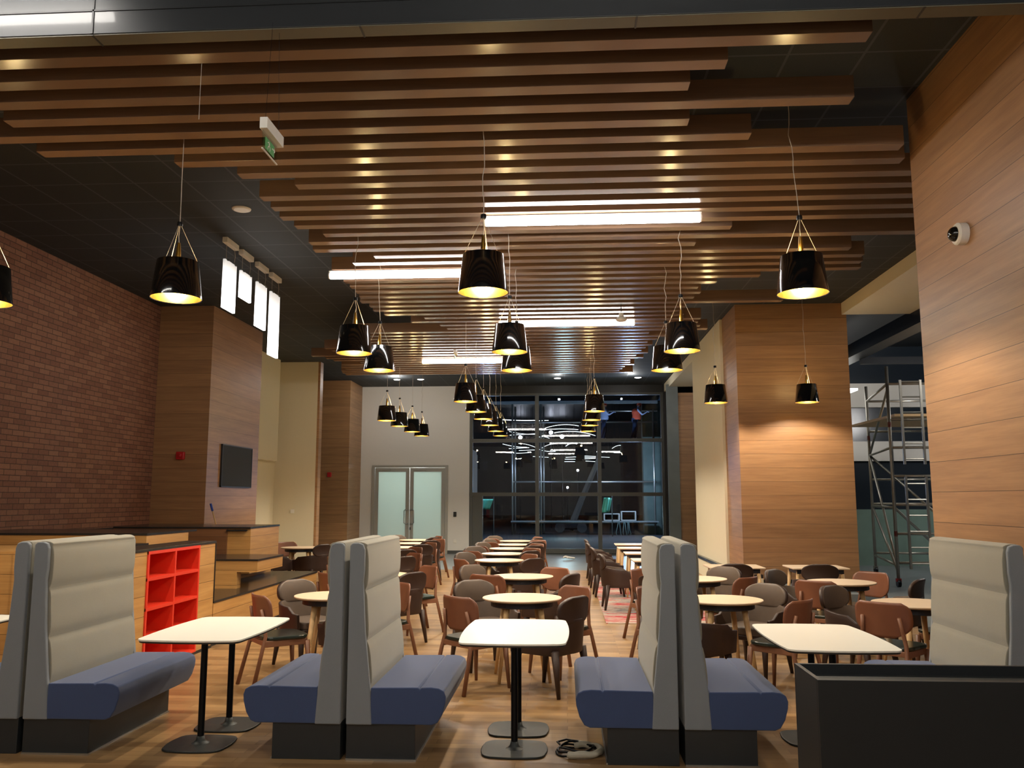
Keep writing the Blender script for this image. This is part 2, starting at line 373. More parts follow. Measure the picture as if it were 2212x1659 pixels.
# window frame and glass
gx0, gx1, gy = -2.97, 3.02, 26.55
struct('window_1', BB((gx0, gx1, 26.5, 26.62, 4.86, 4.93), (gx0, gx1, 26.5, 26.62, .02, .16), (gx0, gx0 + .1, 26.5, 26.62, .16, 4.86), (gx0 + .1, gx0 + .42, 26.52, 26.6, .16, 1.75), (gx1 - .08, gx1, 26.5, 26.62, .16, 4.86),
    (-.93, -.81, 26.47, 26.62, .16, 4.86), (.98, 1.1, 26.47, 26.62, .16, 4.86),
    (gx0, gx1, 26.48, 26.62, 3.40, 3.51), (gx0, gx1, 26.48, 26.62, 1.75, 1.86)), M['mull'])
struct('window_1_glass', B(gx0 + .05, gx1 - .05, 26.555, 26.565, .1, 4.9), M['glass'])
# ledge outside the glass seen as a pale kerb
struct('window_1_sill', B(gx0, gx1, 26.62, 27.3, -.05, .14), M['concrete'])

# double door
d = struct('door_1', BB((-6.0, -5.92, 26.44, 26.6, 0, 2.7), (-3.71, -3.63, 26.44, 26.6, 0, 2.7), (-5.92, -3.71, 26.44, 26.6, 2.63, 2.7)), M['alu'])
for sgn, x0, x1 in ((-1, -5.91, -4.83), (1, -4.81, -3.72)):
    lf = obj('door_leaf', BB((x0, x0 + .11, 26.46, 26.52, .02, 2.62), (x1 - .11, x1, 26.46, 26.52, .02, 2.62), (x0 + .11, x1 - .11, 26.46, 26.52, 2.5, 2.62), (x0 + .11, x1 - .11, 26.46, 26.52, .02, .16)), M['alu'], d)
    obj('pane', BB((x0 + .11, x1 - .11, 26.485, 26.5, .16, 2.5)), M['frost'], lf)
    hx = (x1 - .02) if sgn < 0 else (x0 + .02); hx2 = hx + sgn * .12
    obj('handle', T([(hx, 26.46, 1.33), (hx, 26.40, 1.33), (hx2 - sgn * .02, 26.40, 1.33), (hx2, 26.40, 1.31), (hx2, 26.40, .93), (hx2 - sgn * .02, 26.40, .91), (hx, 26.40, .91), (hx, 26.46, .91)], .014), M['steel'], lf, smooth=True)
    obj('closer', B(x0 + .1, x0 + .5, 26.42, 26.46, 2.54, 2.6), M['alu'], lf)
obj('lock', B(-4.80, -4.77, 26.44, 26.46, .72, .8), M['black'], d)
tag(obj('card_reader', B(-3.45, -3.36, 26.46, 26.5, 1.12, 1.27), M['black'], bevel=.006), 'small black card reader on the white wall beside the double door', 'card reader')
tag(obj('power_outlet', B(-3.45, -3.35, 26.48, 26.5, .33, .44), M['gwhite'], bevel=.006), 'white power outlet low on the wall right of the double door', 'outlet')
tag(obj('wall_switch', B(-6.95, -6.85, 21.48, 21.5, 1.3, 1.4), M['gwhite'], bevel=.006), 'cream wall switch on the pale return wall behind the stepped units', 'switch')
for y, nm in ((11.0, 'leftmost'), (11.14, 'second from left')):
    o = obj('socket_plate', B(-7.385, -7.37, y, y + .11, 1.09, 1.19), M['gwhite'], bevel=.004); tag(o, 'white socket plate in the black strip under the brick wall, ' + nm, 'outlet', 'socket plates under the brick wall')
    obj('socket_insert', B(-7.37, -7.362, y + .025, y + .085, 1.11, 1.17), M['capw'], o)
o = obj('socket_plate', B(-7.385, -7.37, 12.08, 12.19, 1.09, 1.19), M['gwhite'], bevel=.004); tag(o, 'single white socket plate in the middle of the black strip under the bricks', 'outlet'); obj('socket_insert', B(-7.37, -7.362, 12.105, 12.165, 1.11, 1.17), M['capw'], o)
for y, nm in ((12.9, 'fourth from left'), (13.04, 'rightmost')):
    o = obj('socket_plate', B(-7.385, -7.37, y, y + .11, 1.09, 1.19), M['gwhite'], bevel=.004); tag(o, 'white socket plate in the black strip under the brick wall, ' + nm, 'outlet', 'socket plates under the brick wall')
    obj('socket_insert', B(-7.37, -7.362, y + .025, y + .085, 1.11, 1.17), M['capw'], o)
a = obj('fire_alarm', B(-6.95, -6.8, 14.93, 15.0, 2.36, 2.5), M['redp'], bevel=.015); tag(a, 'red fire alarm call box on the wooden pier next to the brick wall', 'fire alarm')
obj('strobe', L([(.0, .03), (.035, .02), (.04, 0)], 16), M['redp'], a).matrix_local = Matrix.Translation((-6.87, 14.93, 2.43)) @ Matrix.Rotation(PI / 2, 4, 'X')
tag(obj('fire_alarm', B(-7.0, -6.88, 24.93, 25.0, 2.3, 2.44), M['redp'], bevel=.015), 'small red fire alarm box on the dark far left wooden pier', 'fire alarm')
s = obj('wall_screen', B(-6.4, -6.37, 15.62, 17.12, 1.9, 2.66), M['scr'], bevel=.004); tag(s, 'dark rectangular screen set in the side of the left wooden pier', 'screen')
obj('bezel', BB((-6.4, -6.365, 15.6, 15.62, 1.88, 2.68), (-6.4, -6.365, 17.12, 17.14, 1.88, 2.68), (-6.4, -6.365, 15.6, 17.14, 1.88, 1.9), (-6.4, -6.365, 15.6, 17.14, 2.66, 2.68)), M['black'], s)
# dome camera on the right pier
c = thing('dome_camera', 'white dome security camera with smoked bubble on the right wooden pier', 'security camera', (3.05, 6.51, 3.66))
mt = Matrix.Rotation(-PI / 2, 4, 'Y')
o = obj('housing', L([(0, 0), (.085, 0), (.085, .06), (.075, .072), (.06, .075), (.0, .075)], 32), M['capw'], c, smooth=False, bevel=.003); o.matrix_local = mt
o = obj('dome', L([(.058, .074), (.055, .09), (.045, .108), (.028, .12), (0, .125)], 32), M['domem'], c, smooth=True); o.matrix_local = mt

# ------------------------------------------------------------------ ceiling slats
ORD = ['first', 'second', 'third', 'fourth', 'fifth', 'sixth', 'seventh', 'eighth', 'ninth', 'tenth', 'eleventh', 'twelfth', 'thirteenth', 'fourteenth', 'fifteenth', 'sixteenth', 'seventeenth', 'eighteenth', 'nineteenth', 'twentieth']
TENS = {2: 'twenty', 3: 'thirty', 4: 'forty'}
for n in range(21, 51):
    t_, u = divmod(n, 10); ORD.append(({3: 'thirtieth', 4: 'fortieth', 5: 'fiftieth'}[t_]) if u == 0 else TENS[t_] + '-' + ORD[u - 1])
SL_Y = [5.22 + .3 * i for i in range(50)]
#SLATS_BEGIN
SLX = [(-5.50, 1.97), (-5.50, 1.12), (-5.50, 0.91), (-4.38, 2.15), (-5.50, 0.99), (-4.49, 1.53), (-3.42, 2.85), (-2.97, 2.97), (-2.53, 4.95), (-2.98, 4.95), (-2.97, 4.95), (-2.98, 4.95), (-2.92, 4.95), (-2.69, 1.83), (-2.94, 4.95), (-2.98, 1.53), (-2.32, 3.39), (-2.65, 3.64), (-3.00, 3.72), (-3.00, 3.80), (-3.00, 2.60), (-2.99, 2.08), (-2.98, 1.88), (-3.00, 1.96), (-3.06, 1.91), (-2.99, 3.26), (-3.00, 1.87), (-2.89, 1.81), (-2.29, 1.92), (-2.56, 2.24), (-2.12, 2.24), (-2.04, 2.32), (-3.81, 2.49), (-3.89, 1.51), (-4.07, 1.85), (-4.23, 1.72), (-4.18, 1.57), (-4.71, 1.69), (-4.66, 1.59), (-4.50, 1.54), (-5.24, 1.69), (-5.03, 1.48), (-4.94, 1.65), (-4.43, 1.40), (-4.92, 1.42), (-5.00, 1.53), (-5.00, 1.35), (-5.16, 1.31), (-5.22, 1.26), (-5.22, 1.59)]
#SLATS_END
for i, y in enumerate(SL_Y):
    x0, x1 = SLX[i]
    mid = 'short' if x1 - x0 < 5 else 'long'
    o = obj('ceiling_slat', B(x0, x1, y, y + .13, 4.6, 4.77), M['slat'], bevel=.002, seg=1)
    tag(o, '%s brown timber ceiling slat, %s back from the camera' % (mid, ORD[i]), 'ceiling slat', 'brown timber slats under the ceiling')
# carrier rails that hold the slats
for k, x in enumerate((-2.4, -.4)):
    o = obj('ceiling_rail', BB((x - .02, x + .02, 5.3, 20.1, 4.77, 4.81), *[(x - .004, x + .004, yy - .004, yy + .004, 4.81, ZC) for yy in (6, 9, 12, 15, 18)]), M['black'])
    tag(o, 'black carrier rail above the slats, ' + ('left', 'right')[k] + ' of two', 'rail')
# linear tubes
for k, (x0, x1, y, nm) in enumerate(((-.83, 1.42, 8.62, 'nearest glowing linear tube lamp, right of centre under the slats'), (-3.04, -.80, 10.66, 'glowing linear tube lamp left of centre, second from the camera'),
                     (-1.09, 1.16, 13.9, 'glowing linear tube lamp, third from the camera, above the middle pendants'), (-3.0, -.76, 17.66, 'farthest glowing linear tube lamp, short looking, near the far end of the slats'))):
    t = thing('linear_lamp', nm, 'ceiling lamp', ((x0 + x1) / 2, y, 4.53), group='linear tube lamps')
    h = (x1 - x0) / 2
    obj('tube', T([(-h + .02, 0, 0), (h - .02, 0, 0)], .045, 14), M['tube'], t, smooth=True)
    for s_ in (-1, 1): obj('end_cap', T([(s_ * h, 0, 0), (s_ * (h - .025), 0, 0)], .041, 14), M['capw'], t)
    obj('back_tray', B(-h, h, -.02, .02, .036, .062), M['capw'], t)
# unseen tubes: first inferred from the bright cladding, the rest added as front fill
for k, (x, y) in enumerate(((-4.25, 4.45), (.2, 2.4), (-3.2, .2), (3.0, .4), (0, -1.8))):
    t = thing('linear_lamp', ('linear tube lamp near the front bulkhead at far left', 'added fill tube lamp over the front aisle', 'added fill tube lamp behind the camera at left', 'added fill tube lamp behind the camera at right', 'rearmost added fill tube lamp behind the camera')[k], 'ceiling lamp', (x, y, 5.02 if k == 0 else 4.53), group='linear tube lamps')
    obj('tube', T([(-1.1, 0, 0), (1.1, 0, 0)], .038, 14), M['unseen_lamp'], t, smooth=True)
    obj('back_tray', B(-1.12, 1.12, -.02, .02, .036, .062), M['capw'], t)
struct('ceiling_front', B(-7.6, 6.2, -3, 4.9, 5.6, 5.7), M['black'])
struct('wall_front', BB((-7.6, 14, -3.2, -3, 0, 5.7), (-7.8, -7.6, -3, 4, 0, 5.7)), M['white'])

# ------------------------------------------------------------------ pendants
def make_pendant():
    t = thing('pendant_lamp', 'x', 'pendant lamp', (0, 0, 3.28))
    R0, R1, Hh = .20, .163, .31
    o = obj('lamp_shade', L([(R0, 0), (R0 - .001, .004), (R1, Hh), (R1 - .003, Hh), (R1 - .003, Hh), (R0 - .004, .004), (R0, 0)], 48), M['shade'], t, smooth=True)
    bm = L([(R0 - .005, .004), (R1 - .006, Hh - .003)], 48); o = obj('shade_lining', bm, M['brass'], t, smooth=True)
    bm = bmesh.new()
    for k in range(3):
        a = k * 2 * PI / 3 + .5; tube(bm, [(R1 * math.cos(a) * .98, R1 * math.sin(a) * .98, Hh - .01), (.01 * math.cos(a), .01 * math.sin(a), Hh + .31)], .0018, 5)
    obj('upward_light_block', L([(0, .0), (.135, .0), (.135, .004), (0, .004)], 32, (0, 0, Hh - .035)), M['brass'], t)  # disc added to hold back light leaving the top of the shade
    obj('suspension_wires', bm, M['cable'], t)
    obj('collar', L([(0, .30), (.022, .30), (.024, .315), (.022, .335), (0, .335)], 16, (0, 0, Hh)), M['pole'], t)
    sk = obj('lamp_holder', L([(.012, .2), (.02, .12), (.024, .03), (.024, -.05), (0, -.05)], 16, (0, 0, Hh - .04)), M['brass'], t, smooth=True)
    obj('bulb', L([(0, -.125), (.022, -.115), (.032, -.09), (.026, -.065), (.014, -.05)], 16, (0, 0, Hh - .04)), M['bulb'], sk, smooth=True)
    bm = bmesh.new(); tube(bm, [(0, 0, Hh + .16), (.012, .005, Hh + .22), (-.004, 0, Hh + .3)], .0035, 6); obj('inner_cable', bm, M['cable'], t)
    return t
pend0 = make_pendant(); pused = [False]
def cable_mesh(dx, dy, seed):
    r = random.Random(seed); pts = []
    n = 12
    for k in range(n + 1):
        q = k / n; w = math.sin(q * PI) * .02
        pts.append((dx * q + w * r.uniform(-1, 1), dy * min(1, q * 1.6), .645 + (ZC - 3.28 - .645) * q))
    bm = bmesh.new(); tube(bm, pts, .0035, 6)
    lathe(bm, [(0, 0), (.03, 0), (.03, .02), (0, .02)], 12, (dx, dy, ZC - 3.28 - .025)); return bm
PL = []
for k, y in enumerate((6.71, )): PL.append((-4.82, y, 'black pendant lamp cut off by the left edge of the picture'))
PL += [(-3.16, 6.65, 'glossy black pendant lamp hanging alone at left in front of the brick wall'), (-.64, 6.61, 'large glossy black pendant lamp at centre, nearest of its row'), (1.90, 6.80, 'large glossy black pendant lamp near the right wooden pier'),
       (-2.36, 9.37, 'black pendant lamp left of centre, nearer of the left pair'), (-2.36, 10.67, 'black pendant lamp left of centre, farther of the left pair'),
       (-.61, 9.39, 'black pendant lamp at centre under the third tube, nearer of two'), (-.61, 10.78, 'black pendant lamp at centre half hidden behind another shade'),
       (1.30, 9.45, 'black pendant lamp right of centre, nearer of the right pair'), (1.30, 10.88, 'black pendant lamp right of centre, farther of the right pair'),
       (2.57, 14.69, 'small black pendant lamp in front of the left edge of the right wooden pier'), (4.10, 14.71, 'small black pendant lamp in front of the broad face of the right wooden pier')]
for n_, y in enumerate((17.64, 19.02, 20.63, 22.03)): PL.append((-3.72, y, 'small black pendant lamp above the double door, %s from the left' % ORD[n_]))
for n_, y in enumerate((14.24, 15.94, 17.4, 18.9, 20.6, 22.1)): PL.append((-1.67, y, 'black pendant lamp in the receding line left of the window, %s from the camera' % ORD[n_]))
for n_, y in enumerate((15.99, 17.76, 19.1, 20.75)): PL.append((.55, y, 'black pendant lamp in the overlapping line before the window, %s from the camera' % ORD[n_]))
lamp_data = bpy.data.lights.new('pendant_bulb_light', 'POINT'); lamp_data.energy = PEND_W; lamp_data.color = (1.0, .88, .70); lamp_data.shadow_soft_size = .03
up_data = bpy.data.lights.new('slat_glint_light', 'POINT'); up_data.energy = 9; up_data.color = (1.0, .74, .34); up_data.shadow_soft_size = .035  # added light above each shade, makes the golden glints on the slats
PT = []
for k, (x, y, lab) in enumerate(PL):
    if k == 0:
        t = pend0; t.location = (x, y, 3.28); t['label'] = lab; t['group'] = 'black and gold pendant lamps'
    else:
        t = dup(pend0, (x, y, 3.28), random.uniform(0, 6), lab, 'black and gold pendant lamps')
    PT.append((t, y))
for k, (t, y) in enumerate(PT):
    rz = t.rotation_euler.z
    # cable leaves through the nearest gap between slats
    gap = min([5.22 + .3 * i + .215 for i in range(-1, 51)], key=lambda g: abs(g - y)); dy = gap - y if y < 20.2 else 0
    obj('cable', cable_mesh(math.sin(rz) * dy, math.cos(rz) * dy, k), M['cable'], t)
    l = bpy.data.objects.new('bulb_light', lamp_data); C.objects.link(l); l.parent = t; l.location = (0, 0, .10)
    l = bpy.data.objects.new('glint_light', up_data); C.objects.link(l); l.parent = t; l.location = (.075, 0, .37)

# ------------------------------------------------------------------ hanging light panels at left
for k, (y, z0) in enumerate(((11.14, 4.20), (11.72, 4.48), (12.36, 4.20), (12.96, 3.87))):
    t = thing('hanging_light_panel', 'white glowing acrylic panel lamp near the brick wall, %s from the left' % ORD[k], 'hanging lamp', (-4.56, y, ZC), group='row of four glowing panel lamps')
    obj('canopy', B(-.035, .035, -.21, .21, -.075, 0), M['capw'], t, bevel=.004)
    w = T([(0, -.14, -.07), (0, -.14, 4.87 - ZC)], .0025, 5); tube(w, [(0, .14, -.07), (.012, .145, -.18), (0, .14, 4.87 - ZC)], .0025, 5); obj('wires', w, M['cable'], t)
    obj('acrylic_panel', B(-.02, .02, -.2, .2, z0 - ZC, 4.87 - ZC), M['panel'], t, bevel=.006)
    obj('top_clip', BB((-.024, .024, -.17, -.11, 4.855 - ZC, 4.885 - ZC), (-.024, .024, .11, .17, 4.855 - ZC, 4.885 - ZC)), M['steel'], t)
# ceiling speaker, downlights, sensor, exit signs
tag(obj('ceiling_speaker', L([(0, -.02), (.09, -.02), (.11, -.012), (.115, 0), (0, 0)], 32, (-3.92, 9.85, ZC)), M['gwhite']), 'round cream ceiling speaker in the black tiles at left', 'speaker')
for k, (px, nm) in enumerate(((853, 'far left'), (905, 'left, half hidden'), (1204, 'middle'), (1380, 'right'))):
    p = at(px, 822, 24.6); tag(obj('downlight', L([(0, -.01), (.08, -.01), (.1, 0), (0, 0)], 20, (p.x, 24.9, ZC)), M['ceillamp']), 'small round downlight in the dark far ceiling, ' + nm, 'downlight', 'far ceiling downlights')
t = thing('smoke_detector', 'small white bell shaped detector hanging under the slats above the third tube', 'detector', (.87, 12.9, 4.37))
obj('sensor_body', L([(0, -.02), (.07, -.02), (.085, .0), (.07, .03), (.04, .05), (.035, .10), (0, .10)], 24), M['gwhite'], t, smooth=False); obj('stem', T([(0, 0, .1), (0, .0, .8)], .006, 6), M['pole'], t)
def exit_sign(x, y, z, lab, top):
    t = thing('exit_sign', lab, 'exit sign', (x, y, z))
    obj('housing', B(-.024, .024, -.15, .15, -.035, .035), M['gwhite'], t, bevel=.003)
    p = obj('acrylic_panel', B(-.012, -.008, -.13, .13, -.150, -.035), M['acry'], t)
    obj('green_print', B(-.0075, -.0065, -.09, .07, -.135, -.06), M['exitg'], p)
    bm = bmesh.new(); X = -.0058
    # the running figure and arrow of the print
    for a, b, r in (((-.03, -.062), (-.03, -.0621), .008), ((-.03, -.072), (-.022, -.095), .005), ((-.022, -.095), (-.04, -.108), .004), ((-.04, -.108), (-.045, -.125), .004), ((-.022, -.095), (-.004, -.106), .004), ((-.004, -.106), (-.008, -.125), .004), ((-.028, -.074), (-.05, -.084), .003), ((-.028, -.074), (-.01, -.086), .003), ((.03, -.09), (.08, -.09), .004), ((.08, -.09), (.064, -.077), .004), ((.08, -.09), (.064, -.103), .004)):
        tube(bm, [(X, a[0], a[1]), (X, b[0], b[1])], r, 6)
    for v in bm.verts: v.co.x = X + (v.co.x - X) * .15
    obj('figure_and_arrow', bm, M['capw'], p)
    obj('bottom_rail', B(-.014, -.006, -.133, .133, -.156, -.149), M['capw'], p)
    for s_ in (-1, 1): obj('hanging_wire', T([(0, s_ * .12, .035), (0, s_ * .06, top - z)], .0012, 5), M['pole'], t)
    return t
exit_sign(-1.79, 4.93, 3.90, 'white hanging exit sign with green print on clear panel, upper left', 4.592)
exit_sign(-2.02, 15.6, 4.36, 'small distant hanging sign in front of the farthest tube lamp', 4.6)
tag(obj('loose_wire', T([(-2.45, 4.60 + .75, 4.6), (-2.452, 5.352, 4.4), (-2.45, 5.35, 4.2)], .002, 5), M['cable']), 'thin loose wire hanging down from the slats at upper left', 'wire')

# ------------------------------------------------------------------ booths
Y0, Y1 = 5.67, 6.86
def make_booth():       # faces +X, back plane at x = 0
    t = thing('booth_bench', 'x', 'booth bench')
    obj('plinth', B(.012, .46, .02, Y1 - Y0 - .02, 0, .225), M['plinth'], t, bevel=.003)
    obj('plinth_trim', BB((.012, .468, .012, .02, 0, .012), (.46, .468, .02, Y1 - Y0 - .02, 0, .012)), M['steel'], t)
    side = [(.012, .222), (.18, .222), (.165, .45), (.125, .80), (.105, 1.12), (.112, 1.20), (.11, 1.33), (.098, 1.362), (.07, 1.372), (.03, 1.372), (.012, 1.355)]
    obj('side_panel', extr_y(side, 0, .035), M['gfab'], t, bevel=.008, seg=3)
    obj('side_panel', extr_y(side, Y1 - Y0 - .035, Y1 - Y0), M['gfab'], t, bevel=.008, seg=3)
    back = [(.014, .225), (.172, .225)]
    def off(z): return .172 - .055 * min(1, max(0, (z - .40) / .55)) ** .8
    for za, zb in ((.452, .742), (.742, 1.065), (1.065, 1.345)):
        for q in range(0, 11):
            z = za + (zb - za) * q / 10; e = q / 10
            back.append((off(z) + .014 * (1 - abs(2 * e - 1) ** 3) - (.004 if q in (0, 10) and z < 1.3 else 0), z if q < 10 else z - .002))
    back += [(off(1.36) + .004, 1.360), (.10, 1.371), (.08, 1.376), (.04, 1.376), (.02, 1.370), (.014, 1.355)]
    obj('backrest', extr_y(back, .036, Y1 - Y0 - .036), M['bfab'], t, smooth='auto', bevel=.006, seg=3)
    seat = [(.165, .225), (.57, .225), (.605, .24), (.635, .29), (.655, .36), (.658, .40), (.645, .435), (.61, .452), (.56, .458), (.496, .456), (.488, .443), (.480, .456), (.44, .456), (.17, .452)]
    obj('seat', extr_y(seat, .005, Y1 - Y0 - .005), M['blue'], t, smooth='auto', bevel=.014, seg=3)
    return t
bo = make_booth()
BL = [(-3.6, 0, 'grey high back booth bench with blue seat beside the red shelf, facing right'), (-3.605, PI, 'booth bench cut off by the left picture edge, facing left'),
      (-1.44, 0, 'high back booth bench facing the central white table from the left'), (-1.445, PI, 'high back booth bench facing left towards the left white table'),
      (.715, PI, 'high back booth bench facing the central white table from the right'), (.72, 0, 'high back booth bench facing right towards the black planter box'),
      (2.89, PI, 'booth bench against the right wooden pier behind the black planter')]
for k, (x, rz, lab) in enumerate(BL):
    loc = (x + (.004 if rz == 0 else -.004), Y0 if rz == 0 else Y1, 0)
    if k == 0: bo.location = loc; bo['label'] = lab; bo['group'] = 'high back booth benches'
    else: dup(bo, loc, rz, lab, 'high back booth benches')
def rrect(w, d, r, bulge=0, n=6):
    pts = []
    cs = [(w / 2 - r, d / 2 - r, 0), (-w / 2 + r, d / 2 - r, 90), (-w / 2 + r, -d / 2 + r, 180), (w / 2 - r, -d / 2 + r, 270)]
    for cx, cy, a in cs:
        for k in range(n + 1):
            q = math.radians(a + 90 * k / n); pts.append((cx + r * math.cos(q), cy + r * math.sin(q)))
        # curved sides
        nx = cs[(cs.index((cx, cy, a)) + 1) % 4]; q0 = pts[-1]; aa = math.radians(a + 90)
        q1 = (nx[0] + r * math.cos(aa), nx[1] + r * math.sin(aa))
        for k in range(1, 8):
            s_ = k / 8; b = 4 * s_ * (1 - s_) * bulge
            pts.append((q0[0] + (q1[0] - q0[0]) * s_ + b * math.cos(aa), q0[1] + (q1[1] - q0[1]) * s_ + b * math.sin(aa)))
    return pts
def make_btable():
    t = thing('booth_table', 'x', 'table')
    bm = prism(bmesh.new(), rrect(.70, 1.12, .07, .022), .728, .74); o = obj('tabletop', bm, M['top'], t, bevel=.002)
    obj('edge_band', prism(bmesh.new(), rrect(.69, 1.11, .07, .022), .716, .728), M['edge'], t, bevel=.003)
    for y in (-.25, .25):
        bm = prism(bmesh.new(), rrect(.42, .40, .09, .012), 0, .014); o = obj('foot_plate', bm, M['castiron'], t, bevel=.006, seg=3)
        obj('pole', T([(0, y, .014), (0, y, .716)], .0225, 20), M['pole'], t, smooth=False).location = (0, 0, 0)
        o.location = (0, y, 0)
        obj('pole_collar', L([(.06, .014), (.045, .02), (.03, .035), (.0245, .06), (0, .06)], 20, (0, y, 0)), M['castiron'], o, smooth=True).location = (0, -y, 0)
        obj('mount_plate', B(-.11, .11, y - .11, y + .11, .708, .716), M['pole'], t)
    return t
bt = make_btable()
for k, (x, y, lab) in enumerate(((-.355, 6.22, 'white booth table with two black columns at the centre'), (-2.50, 6.22, 'white booth table beside the red shelf with two column legs'), (1.715, 6.10, 'white booth table behind the black planter box at right'), (-4.68, 6.22, 'white booth table whose corner shows at the left picture edge'))):
    if k == 0: bt.location = (x, y, 0); bt['label'] = lab; bt['group'] = 'white booth tables'
    else: dup(bt, (x, y, 0), 0, lab, 'white booth tables')
# planter box
t = thing('planter_box', 'low black rectangular planter box with recessed top at lower right', 'planter', (1.06, 3.84, 0))
obj('box_body', BB((0, 2.2, 0, .02, 0, .9), (0, 2.2, .36, .38, 0, .9), (0, .02, .02, .36, 0, .9), (2.18, 2.2, .02, .36, 0, .9), (.02, 2.18, .02, .36, 0, .84)), M['planterm'], t, bevel=.002)
obj('inner_tray', B(.02, 2.18, .02, .36, .84, .855), M['castiron'], t)

# ------------------------------------------------------------------ chairs
def make_armchair():
    t = thing('leather_armchair', 'x', 'chair')
    def shell(u, v):
        a = (u - .5) * 2 * 1.95                       # round the back, arms come forward
        ax, ay = .265, .25
        f = abs(u - .5) * 2
        fx = math.sin(a) * ax; fy = -math.cos(a) * ay
        if abs(a) > PI / 2:
            fx = math.copysign(ax, a) * (1 - .10 * (abs(a) - PI / 2)); fy = (abs(a) - PI / 2) * .58
        top = .635 - .05 * f ** 2 - (.05 if f > .93 else 0); bot = .345 - .0 * f
        z = bot + (top - bot) * v
        fl = 1 + .06 * v
        n = Vector((-math.sin(a), math.cos(a), 0)) if abs(a) <= PI / 2 else Vector((-math.copysign(1, a), 0, 0))
        return Vector((fx * fl, fy * fl - .01 * v, z)), n
    o = obj('shell', sheet(30, 5, shell, .032, True), [M['lit_leather'], M['brown']], t, smooth=True, bevel=.006)
    def pad(u, v):
        a = (u - .5) * 2; b = (v - .5) * 2
        # map the square onto a rounded oval
        k = (1 - abs(b) ** 2.6) ** (1 / 2.6) if abs(b) < 1 else 0
        k = max(k, .38)
        x = a * .225 * k; z = .715 + b * .115
        y = -.262 + 1.15 * x * x - .12 * (z - .6)
        bulge = .018 * (1 - a * a) * (1 - b * b)
        n = Vector((-2.3 * x, 1, .12)).normalized()
        return Vector((x, y, z)) + n * bulge, n
    o = obj('back_pad', sheet(14, 10, pad, .045, True), [M['lit_leather'], M['brown']], t, smooth=True, sub=1)
    bm = prism(bmesh.new(), [(x, y + .0) for x, y in supel(.48, .47, .45, 32)], .375, .455)
    obj('seat', bm, M['lit_leather'], t, smooth=False, bevel=.02, seg=3)
    obj('seat_base', prism(bmesh.new(), [(x, y) for x, y in supel(.50, .48, .45, 32)], .335, .38), M['brown'], t, bevel=.008)
    for sx in (-1, 1):
        for sy in (-1, 1):
            top = Vector((sx * .215, sy * .19 - .01, .37)); ft = Vector((sx * .245, sy * .235 - (.02 if sy < 0 else 0), 0))
            obj('leg', T([ft, ft.lerp(top, .5) + Vector((0, 0, 0)), top], .016, 10, .036), M['brown'], t, smooth=True)
    return t
def make_woodchair():
    t = thing('wooden_chair', 'x', 'chair')
    def bk(u, v):
        a = (u - .5) * 2; b = (v - .5) * 2
        ee = 4.5 if b > 0 else 2.3
        k = max((1 - abs(b) ** ee) ** (1 / ee) if abs(b) < 1 else 0, .72 if b > 0 else .42)
        x = a * .235 * k; z = .665 + b * .145
        y = -.215 + 1.35 * x * x - .14 * (z - .6)
        n = Vector((-2.7 * x, 1, .14)).normalized()
        return Vector((x, y, z)), n
    obj('backrest', sheet(18, 12, bk, .012), M['chair'], t, smooth=True)
    for s_ in (-1, 1):
        o = obj('leg', T([(s_ * .215, -.30, 0), (s_ * .195, -.215, .36), (s_ * .185, -.19, .46), (s_ * .165, -.203, .58), (s_ * .152, -.226, .69)], .019, 10, .015), M['chairleg'], t, smooth=True)
        bm = T([(s_ * .225, .215, 0), (s_ * .20, .185, .40)], .014, 10, .026); obj('leg', bm, M['chairleg'], t, smooth=True)
        for vtx in (): pass
    obj('seat_frame', BB((-.19, .19, .165, .195, .365, .42), (-.185, .185, -.21, -.18, .375, .42), (-.205, -.18, -.2, .18, .365, .42), (.18, .205, -.2, .18, .365, .42)), M['chairleg'], t, bevel=.006)
    bm = prism(bmesh.new(), [(x * (1.0 + .08 * (y > 0) * 1), y + .0) for x, y in supel(.44, .43, .5, 32)], .42, .452)
    obj('seat_pad', bm, M['pad'], t, bevel=.012, seg=3)
    return t
arm0 = make_armchair(); wood0 = make_woodchair(); cused = {'a': False, 'w': False}
def put_chair(kind, bx, by, tx, ty, label, group, rot=0.0):
    f = Vector((tx - bx, ty - by)); f.normalize(); ang = math.atan2(-f.x, f.y) + rot
    f = Vector((-math.sin(ang), math.cos(ang))); cx, cy = bx + f.x * .24, by + f.y * .24
    src = arm0 if kind == 'a' else wood0
    if not cused[kind]:
        cused[kind] = True; src.location = (cx, cy, 0); src.rotation_euler = (0, 0, ang); src['label'] = label; src['group'] = group; return src
    return dup(src, (cx, cy, 0), ang, label, group)
def make_rtable():
    t = thing('round_table', 'x', 'table')
    obj('tabletop', L([(0, .718), (.355, .718), (.372, .728), (.375, .734), (.372, .74), (0, .74)], 56), M['birch'], t, bevel=.0)
    obj('apron', L([(.0, .66), (.285, .66), (.295, .665), (.295, .717), (0, .717)], 40), M['apron'], t)
    for k in range(4):
        a = PI / 4 + k * PI / 2 + .15
        obj('leg', T([(.33 * math.cos(a), .33 * math.sin(a), 0), (.22 * math.cos(a), .22 * math.sin(a), .665)], .014, 14, .028), M['leg'], t, smooth=True)
    return t
rt0 = make_rtable(); rused = [False]
def put_rtable(x, y, label, group, rz=0.0):
    if not rused[0]:
        rused[0] = True; rt0.location = (x, y, 0); rt0.rotation_euler = (0, 0, rz); rt0['label'] = label; rt0['group'] = group; return rt0
    return dup(rt0, (x, y, 0), rz, label, group)
KN = {'a': 'brown leather armchair', 'w': 'orange brown wooden chair'}
CG = {'a': 'brown leather armchairs', 'w': 'wooden chairs'}
